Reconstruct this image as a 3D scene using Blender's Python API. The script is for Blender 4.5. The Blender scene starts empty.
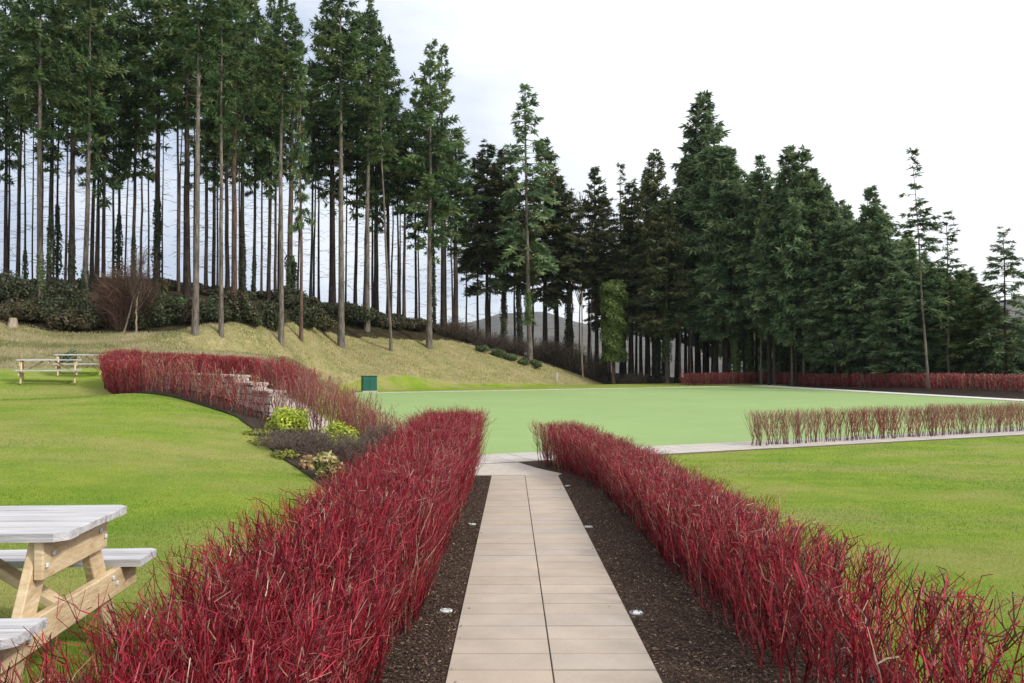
import bpy, math, random
import numpy as np
from mathutils import Vector, Matrix
from mathutils import noise as mnoise

random.seed(7)
RNG = np.random.default_rng(7)
C = bpy.context.scene.collection
R = math.radians
SC = bpy.context.scene

# ------------------------------------------------------------------ camera, sky, sun, exposure
F_PX, CX, CY, HOR = 827.0, 512.0, 341.5, 358.0
CAM_Z = 2.2
PITCH = math.atan((HOR - CY) / F_PX)
cam_d = bpy.data.cameras.new('camera')
cam_d.sensor_width = 36.0
cam_d.lens = 36.0 * F_PX / 1024.0
cam_d.clip_end = 12000
cam_d.clip_start = 0.05
cam = bpy.data.objects.new('camera', cam_d)
cam.location = (0, 0, CAM_Z)
cam.rotation_euler = (R(90) + PITCH, 0, 0)
C.objects.link(cam)
SC.camera = cam

SUN_EL, SUN_AZ = 38.0, 118.0      # azimuth measured from +Y towards +X
world = bpy.data.worlds.new('World')
SC.world = world
world.use_nodes = True
wt = world.node_tree
wt.nodes.clear()
wo = wt.nodes.new('ShaderNodeOutputWorld')
bg = wt.nodes.new('ShaderNodeBackground')
bg.inputs['Strength'].default_value = 0.1
sky = wt.nodes.new('ShaderNodeTexSky')
sky.sky_type = 'NISHITA'
sky.sun_disc = False
sky.sun_elevation = R(SUN_EL)
sky.sun_rotation = R(SUN_AZ)
tc = wt.nodes.new('ShaderNodeTexCoord')
mp = wt.nodes.new('ShaderNodeMapping')
mp.inputs['Scale'].default_value = (1.0, 1.0, 2.6)
mp.inputs['Location'].default_value = (0.3, 0.1, 0.15)
cn = wt.nodes.new('ShaderNodeTexNoise')
cn.inputs['Scale'].default_value = 2.7
cn.inputs['Detail'].default_value = 5
cn.inputs['Roughness'].default_value = 0.5
# cloud cover is thicker (brighter) to the right, thinner and greyer low on the left
sep = wt.nodes.new('ShaderNodeSeparateXYZ')
wt.links.new(tc.outputs['Generated'], mp.inputs['Vector'])
wt.links.new(tc.outputs['Generated'], sep.inputs[0])
wt.links.new(mp.outputs['Vector'], cn.inputs['Vector'])
m1 = wt.nodes.new('ShaderNodeMath'); m1.operation = 'MULTIPLY_ADD'      # x*0.55 + noise
m1.inputs[1].default_value = 0.42
wt.links.new(sep.outputs['X'], m1.inputs[0]); wt.links.new(cn.outputs['Fac'], m1.inputs[2])
m2 = wt.nodes.new('ShaderNodeMath'); m2.operation = 'MULTIPLY_ADD'      # + z*0.35
m2.inputs[1].default_value = 0.55
wt.links.new(sep.outputs['Z'], m2.inputs[0]); wt.links.new(m1.outputs[0], m2.inputs[2])
cr = wt.nodes.new('ShaderNodeValToRGB')
cr.color_ramp.elements[0].position = 0.38; cr.color_ramp.elements[0].color = (0.43, 0.50, 0.64, 1)
cr.color_ramp.elements[1].position = 0.76; cr.color_ramp.elements[1].color = (1.0, 1.0, 1.0, 1)
e = cr.color_ramp.elements.new(0.55); e.color = (0.74, 0.78, 0.84, 1)
wt.links.new(m2.outputs[0], cr.inputs[0])
sc10 = wt.nodes.new('ShaderNodeVectorMath'); sc10.operation = 'SCALE'
sc10.inputs['Scale'].default_value = 13.5
wt.links.new(cr.outputs[0], sc10.inputs[0])
mx = wt.nodes.new('ShaderNodeMix'); mx.data_type = 'RGBA'
mx.inputs['Factor'].default_value = 0.88
wt.links.new(sky.outputs[0], mx.inputs['A'])
wt.links.new(sc10.outputs[0], mx.inputs['B'])
wt.links.new(mx.outputs['Result'], bg.inputs['Color'])
wt.links.new(bg.outputs[0], wo.inputs['Surface'])

sun_d = bpy.data.lights.new('sun', 'SUN')
sun_d.energy = 3.0
sun_d.angle = R(6.0)
sun_d.color = (1.0, 0.95, 0.86)
sun = bpy.data.objects.new('sun', sun_d)
sv = Vector((math.sin(R(SUN_AZ)) * math.cos(R(SUN_EL)), math.cos(R(SUN_AZ)) * math.cos(R(SUN_EL)), math.sin(R(SUN_EL))))
sun.rotation_euler = sv.to_track_quat('Z', 'Y').to_euler()
sun.location = (60, 0, 60)
C.objects.link(sun)

SC.view_settings.view_transform = 'Standard'
SC.view_settings.look = 'None'
SC.view_settings.exposure = 0.12
SC.view_settings.gamma = 1.0
SC.render.engine = 'CYCLES'
SC.cycles.max_bounces = 6
SC.cycles.diffuse_bounces = 3
SC.cycles.glossy_bounces = 2
SC.cycles.transmission_bounces = 3
SC.cycles.transparent_max_bounces = 4
SC.cycles.volume_bounces = 0
SC.cycles.use_denoising = True

# ------------------------------------------------------------------ helpers
def ray(px, py):
    """direction of the line of sight with y component 1"""
    cp, sp = math.cos(PITCH), math.sin(PITCH)
    u, v = (px - CX) / F_PX, (CY - py) / F_PX
    x, y, z = u, cp - v * sp, sp + v * cp
    return x / y, z / y

def at(px, py, d):
    a, b = ray(px, py)
    return (a * d, d, CAM_Z + b * d)

def flat(px, py, z=0.0):
    a, b = ray(px, py)
    d = (z - CAM_Z) / b
    return (a * d, d, z)

def tag(o, label=None, cat=None, group=None, kind=None):
    if label: o['label'] = label
    if cat: o['category'] = cat
    if group: o['group'] = group
    if kind: o['kind'] = kind
    return o

def empty(name, loc, rz=0.0, label=None, cat=None, group=None):
    o = bpy.data.objects.new(name, None)
    o.empty_display_size = 0.2
    C.objects.link(o)
    o.location = loc
    o.rotation_euler = (0, 0, rz)
    return tag(o, label, cat, group)

def link(name, me, mat=None, parent=None, loc=None):
    o = bpy.data.objects.new(name, me)
    C.objects.link(o)
    if mat is not None and len(me.materials) == 0:
        me.materials.append(mat)
    if parent: o.parent = parent
    if loc is not None: o.location = loc
    return o

def mesh_np(name, V, faces, tint=None, smooth=False):
    """V (n,3); faces: list of int arrays (m,k); tint (n,3) point colours"""
    me = bpy.data.meshes.new(name)
    V = np.ascontiguousarray(V, dtype=np.float32)
    faces = [np.asarray(f, dtype=np.int32) for f in faces if len(f)]
    loops = np.concatenate([f.ravel() for f in faces])
    sizes = np.concatenate([np.full(len(f), f.shape[1], dtype=np.int32) for f in faces])
    starts = np.concatenate([[0], np.cumsum(sizes)[:-1]]).astype(np.int32)
    me.vertices.add(len(V)); me.vertices.foreach_set('co', V.ravel())
    me.loops.add(len(loops)); me.loops.foreach_set('vertex_index', loops)
    me.polygons.add(len(sizes)); me.polygons.foreach_set('loop_start', starts)
    me.polygons.foreach_set('use_smooth', np.full(len(sizes), smooth, dtype=bool))
    if tint is not None:
        a = me.attributes.new('tint', 'FLOAT_COLOR', 'POINT')
        col = np.ones((len(V), 4), dtype=np.float32); col[:, :3] = tint
        a.data.foreach_set('color', col.ravel())
    me.update(calc_edges=True)
    me.validate()
    return me

class MB:
    """collects boxes, prisms and tubes into one mesh"""
    def __init__(s): s.V = []; s.F = []
    def add(s, v, f):
        o = len(s.V); s.V += [tuple(p) for p in v]; s.F += [tuple(i + o for i in q) for q in f]; return s
    def box(s, c, size, rot=None, bev=0.0):
        hx, hy, hz = size[0] / 2, size[1] / 2, size[2] / 2
        M = Matrix.Translation(Vector(c)) @ (rot.to_4x4() if rot else Matrix.Identity(4))
        if bev <= 0:
            v = [(sx * hx, sy * hy, sz * hz) for sz in (-1, 1) for sy in (-1, 1) for sx in (-1, 1)]
            f = [(0, 2, 3, 1), (4, 5, 7, 6), (0, 1, 5, 4), (1, 3, 7, 5), (3, 2, 6, 7), (2, 0, 4, 6)]
            return s.add([M @ Vector(p) for p in v], f)
        b = min(bev, hx * .9, hy * .9, hz * .9)
        rings = []
        for (zz, ins) in ((-hz, b), (-hz + b, 0), (hz - b, 0), (hz, b)):
            ax, ay = hx - ins, hy - ins
            k = b if ins == 0 else b * .5
            rings.append([(ax, ay - k, zz), (ax - k, ay, zz), (-ax + k, ay, zz), (-ax, ay - k, zz),
                          (-ax, -ay + k, zz), (-ax + k, -ay, zz), (ax - k, -ay, zz), (ax, -ay + k, zz)])
        v = [M @ Vector(p) for r in rings for p in r]
        f = []
        for k in range(3):
            for i in range(8):
                f.append((k * 8 + i, k * 8 + (i + 1) % 8, (k + 1) * 8 + (i + 1) % 8, (k + 1) * 8 + i))
        f = [tuple(q) for q in f]
        f.append(tuple(range(7, -1, -1))); f.append(tuple(range(24, 32)))
        return s.add(v, f)
    def prism(s, poly, z0, z1, M=None):
        n = len(poly); M = M or Matrix.Identity(4)
        v = [M @ Vector((p[0], p[1], z0)) for p in poly] + [M @ Vector((p[0], p[1], z1)) for p in poly]
        f = [(i, (i + 1) % n, n + (i + 1) % n, n + i) for i in range(n)]
        f += [tuple(range(n - 1, -1, -1)), tuple(range(n, 2 * n))]
        return s.add(v, f)
    def build(s, name, mat, parent=None, smooth=False):
        me = bpy.data.meshes.new(name)
        me.from_pydata(s.V, [], s.F); me.update()
        if smooth:
            for p in me.polygons: p.use_smooth = True
        return link(name, me, mat, parent)

def tubes(paths, radii, sides=3, tint=None):
    """paths (N,K,3) radii (N,K) -> V, quads, tint per vertex"""
    N, K, _ = paths.shape
    t = np.gradient(paths, axis=1)
    t /= np.linalg.norm(t, axis=2, keepdims=True) + 1e-9
    ref = np.where(np.abs(t[..., 2:3]) > .9, np.array([1., 0, 0]), np.array([0, 0, 1.]))
    a = np.cross(t, ref); a /= np.linalg.norm(a, axis=2, keepdims=True) + 1e-9
    b = np.cross(t, a)
    ang = np.arange(sides) * 2 * np.pi / sides
    ca, sa = np.cos(ang), np.sin(ang)
    V = paths[:, :, None, :] + radii[:, :, None, None] * (a[:, :, None, :] * ca[None, None, :, None] + b[:, :, None, :] * sa[None, None, :, None])
    idx = np.arange(N * K * sides).reshape(N, K, sides)
    q = np.stack([idx[:, :-1, :], np.roll(idx, -1, 2)[:, :-1, :], np.roll(idx, -1, 2)[:, 1:, :], idx[:, 1:, :]], -1).reshape(-1, 4)
    T = None
    if tint is not None:
        if tint.ndim == 2: tint = np.repeat(tint[:, None, :], K, 1)
        T = np.repeat(tint[:, :, None, :], sides, 2).reshape(-1, 3)
    return V.reshape(-1, 3), q, T

def smoothstep(a, b, x):
    t = np.clip((x - a) / (b - a), 0, 1)
    return t * t * (3 - 2 * t)

# ------------------------------------------------------------------ materials
def new_mat(name):
    m = bpy.data.materials.new(name); m.use_nodes = True
    nt = m.node_tree
    return m, nt, nt.nodes['Principled BSDF']

def noise_mat(name, cols, scale=5.0, detail=6, rough=0.8, bump=0.0, bscale=None, stretch=(1, 1, 1), coord='Object', spec=0.3, distortion=0.0, second=None):
    """cols: list of (pos, rgb)"""
    m, nt, p = new_mat(name)
    tcn = nt.nodes.new('ShaderNodeTexCoord'); mpn = nt.nodes.new('ShaderNodeMapping')
    mpn.inputs['Scale'].default_value = stretch
    nt.links.new(tcn.outputs[coord], mpn.inputs['Vector'])
    n = nt.nodes.new('ShaderNodeTexNoise')
    n.inputs['Scale'].default_value = scale; n.inputs['Detail'].default_value = detail; n.inputs['Distortion'].default_value = distortion
    n.inputs['Roughness'].default_value = 0.6
    nt.links.new(mpn.outputs[0], n.inputs['Vector'])
    r = nt.nodes.new('ShaderNodeValToRGB')
    el = r.color_ramp.elements
    el[0].position = cols[0][0]; el[0].color = (*cols[0][1], 1)
    el[1].position = cols[-1][0]; el[1].color = (*cols[-1][1], 1)
    for (ps, c) in cols[1:-1]:
        q = el.new(ps); q.color = (*c, 1)
    nt.links.new(n.outputs['Fac'], r.inputs[0])
    out = r.outputs[0]
    if second:                                   # (scale, dark, light) large-scale multiply
        n2 = nt.nodes.new('ShaderNodeTexNoise'); n2.inputs['Scale'].default_value = second[0]; n2.inputs['Detail'].default_value = 3
        nt.links.new(tcn.outputs[coord], n2.inputs['Vector'])
        mr = nt.nodes.new('ShaderNodeMapRange'); mr.inputs['From Min'].default_value = .3; mr.inputs['From Max'].default_value = .7
        mr.inputs['To Min'].default_value = second[1]; mr.inputs['To Max'].default_value = second[2]
        nt.links.new(n2.outputs['Fac'], mr.inputs['Value'])
        vm = nt.nodes.new('ShaderNodeVectorMath'); vm.operation = 'SCALE'
        nt.links.new(out, vm.inputs[0]); nt.links.new(mr.outputs[0], vm.inputs['Scale'])
        out = vm.outputs[0]
    nt.links.new(out, p.inputs['Base Color'])
    p.inputs['Roughness'].default_value = rough
    p.inputs['Specular IOR Level'].default_value = spec
    if bump > 0:
        nb = nt.nodes.new('ShaderNodeTexNoise'); nb.inputs['Scale'].default_value = bscale or scale * 3; nb.inputs['Detail'].default_value = 5
        nt.links.new(mpn.outputs[0], nb.inputs['Vector'])
        bn = nt.nodes.new('ShaderNodeBump'); bn.inputs['Strength'].default_value = bump; bn.inputs['Distance'].default_value = 0.05
        nt.links.new(nb.outputs['Fac'], bn.inputs['Height']); nt.links.new(bn.outputs[0], p.inputs['Normal'])
    return m

def tint_mat(name, rough=0.6, spec=0.3, translucent=0.0, nscale=0.0, namt=0.0, objvar=0.0):
    m, nt, p = new_mat(name)
    a = nt.nodes.new('ShaderNodeAttribute'); a.attribute_name = 'tint'
    out = a.outputs['Color']
    if objvar > 0:
        oi = nt.nodes.new('ShaderNodeObjectInfo')
        mr = nt.nodes.new('ShaderNodeMapRange'); mr.inputs['To Min'].default_value = 1 - objvar; mr.inputs['To Max'].default_value = 1 + objvar
        nt.links.new(oi.outputs['Random'], mr.inputs['Value'])
        vm = nt.nodes.new('ShaderNodeVectorMath'); vm.operation = 'SCALE'
        nt.links.new(out, vm.inputs[0]); nt.links.new(mr.outputs[0], vm.inputs['Scale']); out = vm.outputs[0]
    if nscale > 0:
        tcn = nt.nodes.new('ShaderNodeTexCoord')
        n = nt.nodes.new('ShaderNodeTexNoise'); n.inputs['Scale'].default_value = nscale; n.inputs['Detail'].default_value = 4
        nt.links.new(tcn.outputs['Object'], n.inputs['Vector'])
        mr = nt.nodes.new('ShaderNodeMapRange'); mr.inputs['From Min'].default_value = .3; mr.inputs['From Max'].default_value = .7
        mr.inputs['To Min'].default_value = 1 - namt; mr.inputs['To Max'].default_value = 1 + namt
        nt.links.new(n.outputs['Fac'], mr.inputs['Value'])
        vm = nt.nodes.new('ShaderNodeVectorMath'); vm.operation = 'SCALE'
        nt.links.new(out, vm.inputs[0]); nt.links.new(mr.outputs[0], vm.inputs['Scale']); out = vm.outputs[0]
    nt.links.new(out, p.inputs['Base Color'])
    p.inputs['Roughness'].default_value = rough
    p.inputs['Specular IOR Level'].default_value = spec
    if translucent > 0:
        tr = nt.nodes.new('ShaderNodeBsdfTranslucent'); nt.links.new(out, tr.inputs['Color'])
        ms = nt.nodes.new('ShaderNodeMixShader'); ms.inputs[0].default_value = translucent
        nt.links.new(p.outputs[0], ms.inputs[1]); nt.links.new(tr.outputs[0], ms.inputs[2])
        nt.links.new(ms.outputs[0], nt.nodes['Material Output'].inputs['Surface'])
    return m

def bark_mat(name, c0, c1, c2):
    m, nt, p = new_mat(name)
    tcn = nt.nodes.new('ShaderNodeTexCoord'); mpn = nt.nodes.new('ShaderNodeMapping')
    mpn.inputs['Scale'].default_value = (9, 9, 1.3)
    nt.links.new(tcn.outputs['Object'], mpn.inputs['Vector'])
    n = nt.nodes.new('ShaderNodeTexNoise'); n.inputs['Scale'].default_value = 1.6; n.inputs['Detail'].default_value = 6
    nt.links.new(mpn.outputs[0], n.inputs['Vector'])
    r = nt.nodes.new('ShaderNodeValToRGB'); el = r.color_ramp.elements
    el[0].position = .32; el[0].color = (*c0, 1); el[1].position = .7; el[1].color = (*c2, 1); q = el.new(.5); q.color = (*c1, 1)
    nt.links.new(n.outputs['Fac'], r.inputs[0])
    n2 = nt.nodes.new('ShaderNodeTexNoise'); n2.inputs['Scale'].default_value = .35; n2.inputs['Detail'].default_value = 4
    nt.links.new(tcn.outputs['Object'], n2.inputs['Vector'])
    mr = nt.nodes.new('ShaderNodeMapRange'); mr.inputs['From Min'].default_value = .35; mr.inputs['From Max'].default_value = .65
    mr.inputs['To Min'].default_value = .65; mr.inputs['To Max'].default_value = 1.25
    nt.links.new(n2.outputs['Fac'], mr.inputs['Value'])
    vm = nt.nodes.new('ShaderNodeVectorMath'); vm.operation = 'SCALE'
    nt.links.new(r.outputs[0], vm.inputs[0]); nt.links.new(mr.outputs[0], vm.inputs['Scale'])
    nt.links.new(vm.outputs[0], p.inputs['Base Color'])
    p.inputs['Roughness'].default_value = .9; p.inputs['Specular IOR Level'].default_value = .15
    b = nt.nodes.new('ShaderNodeBump'); b.inputs['Strength'].default_value = .6; b.inputs['Distance'].default_value = .05
    nt.links.new(n.outputs['Fac'], b.inputs['Height']); nt.links.new(b.outputs[0], p.inputs['Normal'])
    return m

M = {}
M['bark_grey'] = bark_mat('bark_grey', (.075, .06, .05), (.155, .13, .113), (.25, .22, .195))
M['bark_brown'] = bark_mat('bark_brown', (.05, .035, .028), (.10, .07, .055), (.17, .125, .10))
M['bark_dark'] = bark_mat('bark_dark', (.018, .013, .010), (.038, .028, .022), (.07, .055, .045))
M['bark_red'] = bark_mat('bark_red', (.07, .045, .034), (.14, .085, .065), (.22, .15, .12))
M['bark_pale'] = bark_mat('bark_pale', (.16, .12, .09), (.34, .27, .21), (.48, .40, .32))
M['needles'] = tint_mat('needles', rough=.65, spec=.25, translucent=.32, nscale=.55, namt=.22, objvar=.16)
M['leaves'] = tint_mat('leaves', rough=.5, spec=.35, translucent=.25, nscale=1.4, namt=.15)
M['twig'] = tint_mat('twig', rough=.85, spec=.2)
M['red_stem'] = tint_mat('red_stem', rough=.42, spec=.3, nscale=9.0, namt=.15)
M['grass_blade'] = tint_mat('grass_blade', rough=.55, spec=.3, translucent=.3)
M['chip'] = tint_mat('chip', rough=.9, spec=.15)

M['mulch'] = noise_mat('mulch', [(.28, (.022, .015, .011)), (.5, (.065, .043, .032)), (.62, (.12, .08, .06)), (.78, (.20, .15, .11))], scale=45, detail=8, rough=.95, bump=1.0, bscale=60, spec=.1, second=(.9, .75, 1.25))
M['soil'] = noise_mat('soil', [(.3, (.018, .013, .010)), (.7, (.07, .052, .04))], scale=9, detail=8, rough=.95, bump=.8, bscale=25, spec=.1)
M['turf'] = noise_mat('turf', [(.3, (.245, .350, .138)), (.7, (.270, .378, .155))], scale=.7, detail=5, rough=.9, bump=.25, bscale=220, spec=.15, second=(.11, .95, 1.05))
M['joint'] = noise_mat('joint', [(.3, (.07, .06, .05)), (.7, (.16, .14, .12))], scale=12, rough=.95)
M['kerb'] = noise_mat('kerb', [(.3, (.42, .39, .37)), (.7, (.56, .53, .51))], scale=4, rough=.85, bump=.2)
M['pale_kerb'] = noise_mat('pale_kerb', [(.3, (.58, .55, .53)), (.7, (.70, .68, .66))], scale=4, rough=.85, bump=.2)
M['stone'] = noise_mat('stone', [(.25, (.22, .18, .16)), (.5, (.44, .38, .34)), (.75, (.62, .57, .52))], scale=7, detail=7, rough=.85, bump=.7, bscale=14)
M['coping'] = noise_mat('coping', [(.3, (.28, .25, .23)), (.7, (.46, .42, .39))], scale=9, rough=.85, bump=.3)
M['wood_weathered'] = noise_mat('wood_weathered', [(.3, (.32, .31, .32)), (.5, (.46, .45, .47)), (.7, (.58, .58, .60))], scale=2.2, detail=8, rough=.7, bump=.25, bscale=6, stretch=(1, 12, 12), spec=.3)
M['wood_fresh'] = noise_mat('wood_fresh', [(.3, (.44, .31, .18)), (.5, (.58, .44, .27)), (.72, (.68, .55, .37))], scale=2.6, detail=8, rough=.65, bump=.2, bscale=7, stretch=(3, 3, 9), spec=.3, distortion=.5)
M['wood_edge'] = noise_mat('wood_edge', [(.3, (.17, .12, .085)), (.7, (.33, .25, .18))], scale=6, detail=8, rough=.75, bump=.2)
M['steel'] = noise_mat('steel', [(.3, (.55, .57, .58)), (.7, (.70, .72, .73))], scale=30, rough=.35, spec=.6)
M['lens'] = noise_mat('lens', [(.3, (.55, .66, .66)), (.7, (.75, .84, .84))], scale=40, rough=.12, spec=.8)
M['green_paint'] = noise_mat('green_paint', [(.3, (.006, .085, .065)), (.7, (.010, .125, .092))], scale=2, rough=.5, spec=.4)
M['dark_green_paint'] = noise_mat('dark_green_paint', [(.3, (.006, .045, .035)), (.7, (.008, .06, .045))], scale=2, rough=.5, spec=.4)

def slab_mat():
    m, nt, p = new_mat('paving')
    a = nt.nodes.new('ShaderNodeAttribute'); a.attribute_name = 'tint'
    tcn = nt.nodes.new('ShaderNodeTexCoord')
    n = nt.nodes.new('ShaderNodeTexNoise'); n.inputs['Scale'].default_value = 3.0; n.inputs['Detail'].default_value = 8; n.inputs['Roughness'].default_value = .65
    nt.links.new(tcn.outputs['Object'], n.inputs['Vector'])
    mr = nt.nodes.new('ShaderNodeMapRange'); mr.inputs['From Min'].default_value = .3; mr.inputs['From Max'].default_value = .7; mr.inputs['To Min'].default_value = .88; mr.inputs['To Max'].default_value = 1.08
    nt.links.new(n.outputs['Fac'], mr.inputs['Value'])
    n3 = nt.nodes.new('ShaderNodeTexNoise'); n3.inputs['Scale'].default_value = 120; n3.inputs['Detail'].default_value = 3
    nt.links.new(tcn.outputs['Object'], n3.inputs['Vector'])
    mr3 = nt.nodes.new('ShaderNodeMapRange'); mr3.inputs['From Min'].default_value = .3; mr3.inputs['From Max'].default_value = .7; mr3.inputs['To Min'].default_value = .9; mr3.inputs['To Max'].default_value = 1.08
    nt.links.new(n3.outputs['Fac'], mr3.inputs['Value'])
    mu = nt.nodes.new('ShaderNodeMath'); mu.operation = 'MULTIPLY'; nt.links.new(mr.outputs[0], mu.inputs[0]); nt.links.new(mr3.outputs[0], mu.inputs[1])
    vm = nt.nodes.new('ShaderNodeVectorMath'); vm.operation = 'SCALE'
    nt.links.new(a.outputs['Color'], vm.inputs[0]); nt.links.new(mu.outputs[0], vm.inputs['Scale'])
    nt.links.new(vm.outputs[0], p.inputs['Base Color'])
    p.inputs['Roughness'].default_value = .85; p.inputs['Specular IOR Level'].default_value = .25
    b = nt.nodes.new('ShaderNodeBump'); b.inputs['Strength'].default_value = .15; b.inputs['Distance'].default_value = .01
    nt.links.new(n3.outputs['Fac'], b.inputs['Height']); nt.links.new(b.outputs[0], p.inputs['Normal'])
    return m
M['paving'] = slab_mat()

def ground_mat():
    """lawn / dry bank / woodland floor, chosen by painted zone weights with noisy borders"""
    m, nt, p = new_mat('ground')
    L = nt.links
    tcn = nt.nodes.new('ShaderNodeTexCoord')
    def noise(sc, det=5, rough=.6, stretch=None):
        n = nt.nodes.new('ShaderNodeTexNoise'); n.inputs['Scale'].default_value = sc; n.inputs['Detail'].default_value = det; n.inputs['Roughness'].default_value = rough
        if stretch:
            mpn = nt.nodes.new('ShaderNodeMapping'); mpn.inputs['Scale'].default_value = stretch
            L.new(tcn.outputs['Object'], mpn.inputs['Vector']); L.new(mpn.outputs[0], n.inputs['Vector'])
        else:
            L.new(tcn.outputs['Object'], n.inputs['Vector'])
        return n.outputs['Fac']
    def ramp(fac, cols):
        r = nt.nodes.new('ShaderNodeValToRGB'); el = r.color_ramp.elements
        el[0].position = cols[0][0]; el[0].color = (*cols[0][1], 1)
        el[1].position = cols[-1][0]; el[1].color = (*cols[-1][1], 1)
        for (ps, c) in cols[1:-1]:
            q = el.new(ps); q.color = (*c, 1)
        L.new(fac, r.inputs[0]); return r.outputs[0]
    def mix(f, a, b, mode='MIX'):
        x = nt.nodes.new('ShaderNodeMix'); x.data_type = 'RGBA'; x.blend_type = mode
        if isinstance(f, float): x.inputs['Factor'].default_value = f
        else: L.new(f, x.inputs['Factor'])
        L.new(a, x.inputs['A']); L.new(b, x.inputs['B']); return x.outputs['Result']
    green = ramp(noise(1.1, 6, .6), [(.3, (.13, .23, .022)), (.5, (.19, .28, .028)), (.7, (.26, .32, .045))])
    straw = ramp(noise(2.3, 6), [(.3, (.25, .27, .07)), (.7, (.34, .30, .12))])
    patch = ramp(noise(.33, 6, .62, (.8, 1.6, 1)), [(.44, (0, 0, 0)), (.62, (.85, .85, .85))])
    lawn = mix(patch, green, straw)
    tan = ramp(noise(.9, 8, .7, (1, 1.5, 2)), [(.28, (.15, .21, .05)), (.45, (.27, .25, .105)), (.6, (.345, .295, .15)), (.75, (.40, .34, .19))])
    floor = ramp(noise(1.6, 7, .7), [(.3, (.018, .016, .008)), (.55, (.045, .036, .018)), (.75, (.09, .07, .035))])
    at_ = nt.nodes.new('ShaderNodeAttribute'); at_.attribute_name = 'tint'
    sp = nt.nodes.new('ShaderNodeSeparateColor'); L.new(at_.outputs['Color'], sp.inputs[0])
    nz = noise(1.4, 6, .7)
    def thr(ch, lo=.42, hi=.58):
        a = nt.nodes.new('ShaderNodeMath'); a.operation = 'MULTIPLY_ADD'; a.inputs[1].default_value = .45; a.inputs[2].default_value = -.225
        L.new(nz, a.inputs[0])
        b = nt.nodes.new('ShaderNodeMath'); b.operation = 'ADD'; L.new(a.outputs[0], b.inputs[0]); L.new(ch, b.inputs[1])
        r = nt.nodes.new('ShaderNodeMapRange'); r.interpolation_type = 'SMOOTHSTEP'
        r.inputs['From Min'].default_value = lo; r.inputs['From Max'].default_value = hi
        L.new(b.outputs[0], r.inputs['Value']); return r.outputs[0]
    c = mix(thr(sp.outputs['Red']), lawn, tan)
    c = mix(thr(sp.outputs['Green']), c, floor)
    fine = ramp(noise(38, 6, .75), [(.3, (.70, .72, .66)), (.5, (1, 1, 1)), (.75, (1.25, 1.22, 1.15))])
    c = mix(1.0, c, fine, 'MULTIPLY')
    L.new(c, p.inputs['Base Color'])
    p.inputs['Roughness'].default_value = .9; p.inputs['Specular IOR Level'].default_value = .12
    b = nt.nodes.new('ShaderNodeBump'); b.inputs['Strength'].default_value = .7; b.inputs['Distance'].default_value = .04
    L.new(noise(55, 6, .7), b.inputs['Height']); L.new(b.outputs[0], p.inputs['Normal'])
    return m
M['ground'] = ground_mat()

# ------------------------------------------------------------------ terrain
def zpath(y):
    return np.maximum(0.0, .515 - .0314 * np.asarray(y, float))

_cp = []
for p in [(-2.2, 4.2, .68), (-4, 3, .72), (-2.4, 1, .66), (-6, 6, .82), (-2.2, 9.3, .66), (-4.5, 12, .82), (-2.0, 13.5, .42), (-1.6, 16.5, .12), (-3.76, 14.5, .80),
          (-5.5, 17.3, 1.0), (-10, 8, .98), (-12, 15, 1.12), (-14.5, 26, 1.41), (-15.2, 29, 1.53), (-20, 20, 1.45), (-24, 34, 1.75), (-11, 24.5, 1.18),
          (-8, 24.5, 1.55), (-10, 27.5, 1.65), (-5.4, 21, 1.15), (-3.3, 19.6, .5), (-4.3, 18.4, .6), (-6, 26, 1.3), (-7, 31, 1.1), (-12, 31, 1.75), (-8, 40, .9), (-12.6, 50, .3), (-15, 45, 1.3),
          (-12.0, 54.5, .45), (-60, 40, 6.5), (-45, 20, 3), (-60, 90, 4), (-20, 105, 2), (20, 110, -1), (60, 100, -3), (-2, 95, 2.0), (15, 100, .0),
          (24, 80, .0), (40, 62, .3), (60, 45, .3), (-40, 75, 6.5), (-12, 85, 4.6)]:
    _cp.append(p)
for px, py, d in [(195, 333, 45), (221, 332, 46), (281, 341, 51), (301, 339, 56), (340, 345, 63), (389, 347, 64), (429, 346, 68), (528, 360, 73), (582, 378, 74),
                  (50, 333, 46), (0, 331, 44), (100, 355, 38), (300, 362, 42), (200, 352, 38), (0, 372, 28), (345, 370, 58), (400, 371, 60), (500, 371, 67), (560, 379, 71), (365, 385, 55.5), (450, 384, 62), (520, 383.5, 66),
                  (40, 299, 51), (84, 302, 53), (0, 292, 56), (156, 292, 58), (240, 322, 53), (150, 331, 46.5), (178, 332, 46.5), (255, 336, 48.5), (120, 332, 46.5), (332, 314, 67), (243, 300, 60), (404, 329, 70), (443, 336, 71), (460, 341, 74),
                  (500, 352, 77), (560, 362, 79), (600, 378, 79), (367, 333, 66), (290, 306, 60)]:
    _cp.append(at(px, py, d))
_cp = np.array(_cp)
def _tps(r2):
    return np.where(r2 > 1e-9, r2 * np.log(r2 + 1e-12) * .5, 0)
_s = 20.0
_P = _cp[:, :2] / _s
_n = len(_P)
_A = np.zeros((_n + 3, _n + 3))
_A[:_n, :_n] = _tps(((_P[:, None] - _P[None]) ** 2).sum(-1)) + np.eye(_n) * .002
_A[:_n, _n] = 1; _A[:_n, _n + 1:] = _P; _A[_n, :_n] = 1; _A[_n + 1:, :_n] = _P.T
_w = np.linalg.solve(_A, np.concatenate([_cp[:, 2], [0, 0, 0]]))
def rbf(x, y):
    Q = np.stack([np.ravel(x), np.ravel(y)], 1) / _s
    out = np.zeros(len(Q))
    for i in range(0, len(Q), 20000):
        q = Q[i:i + 20000]
        out[i:i + 20000] = _tps(((q[:, None] - _P[None]) ** 2).sum(-1)) @ _w[:_n] + _w[_n] + q @ _w[_n + 1:]
    return out.reshape(np.shape(x))

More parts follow.
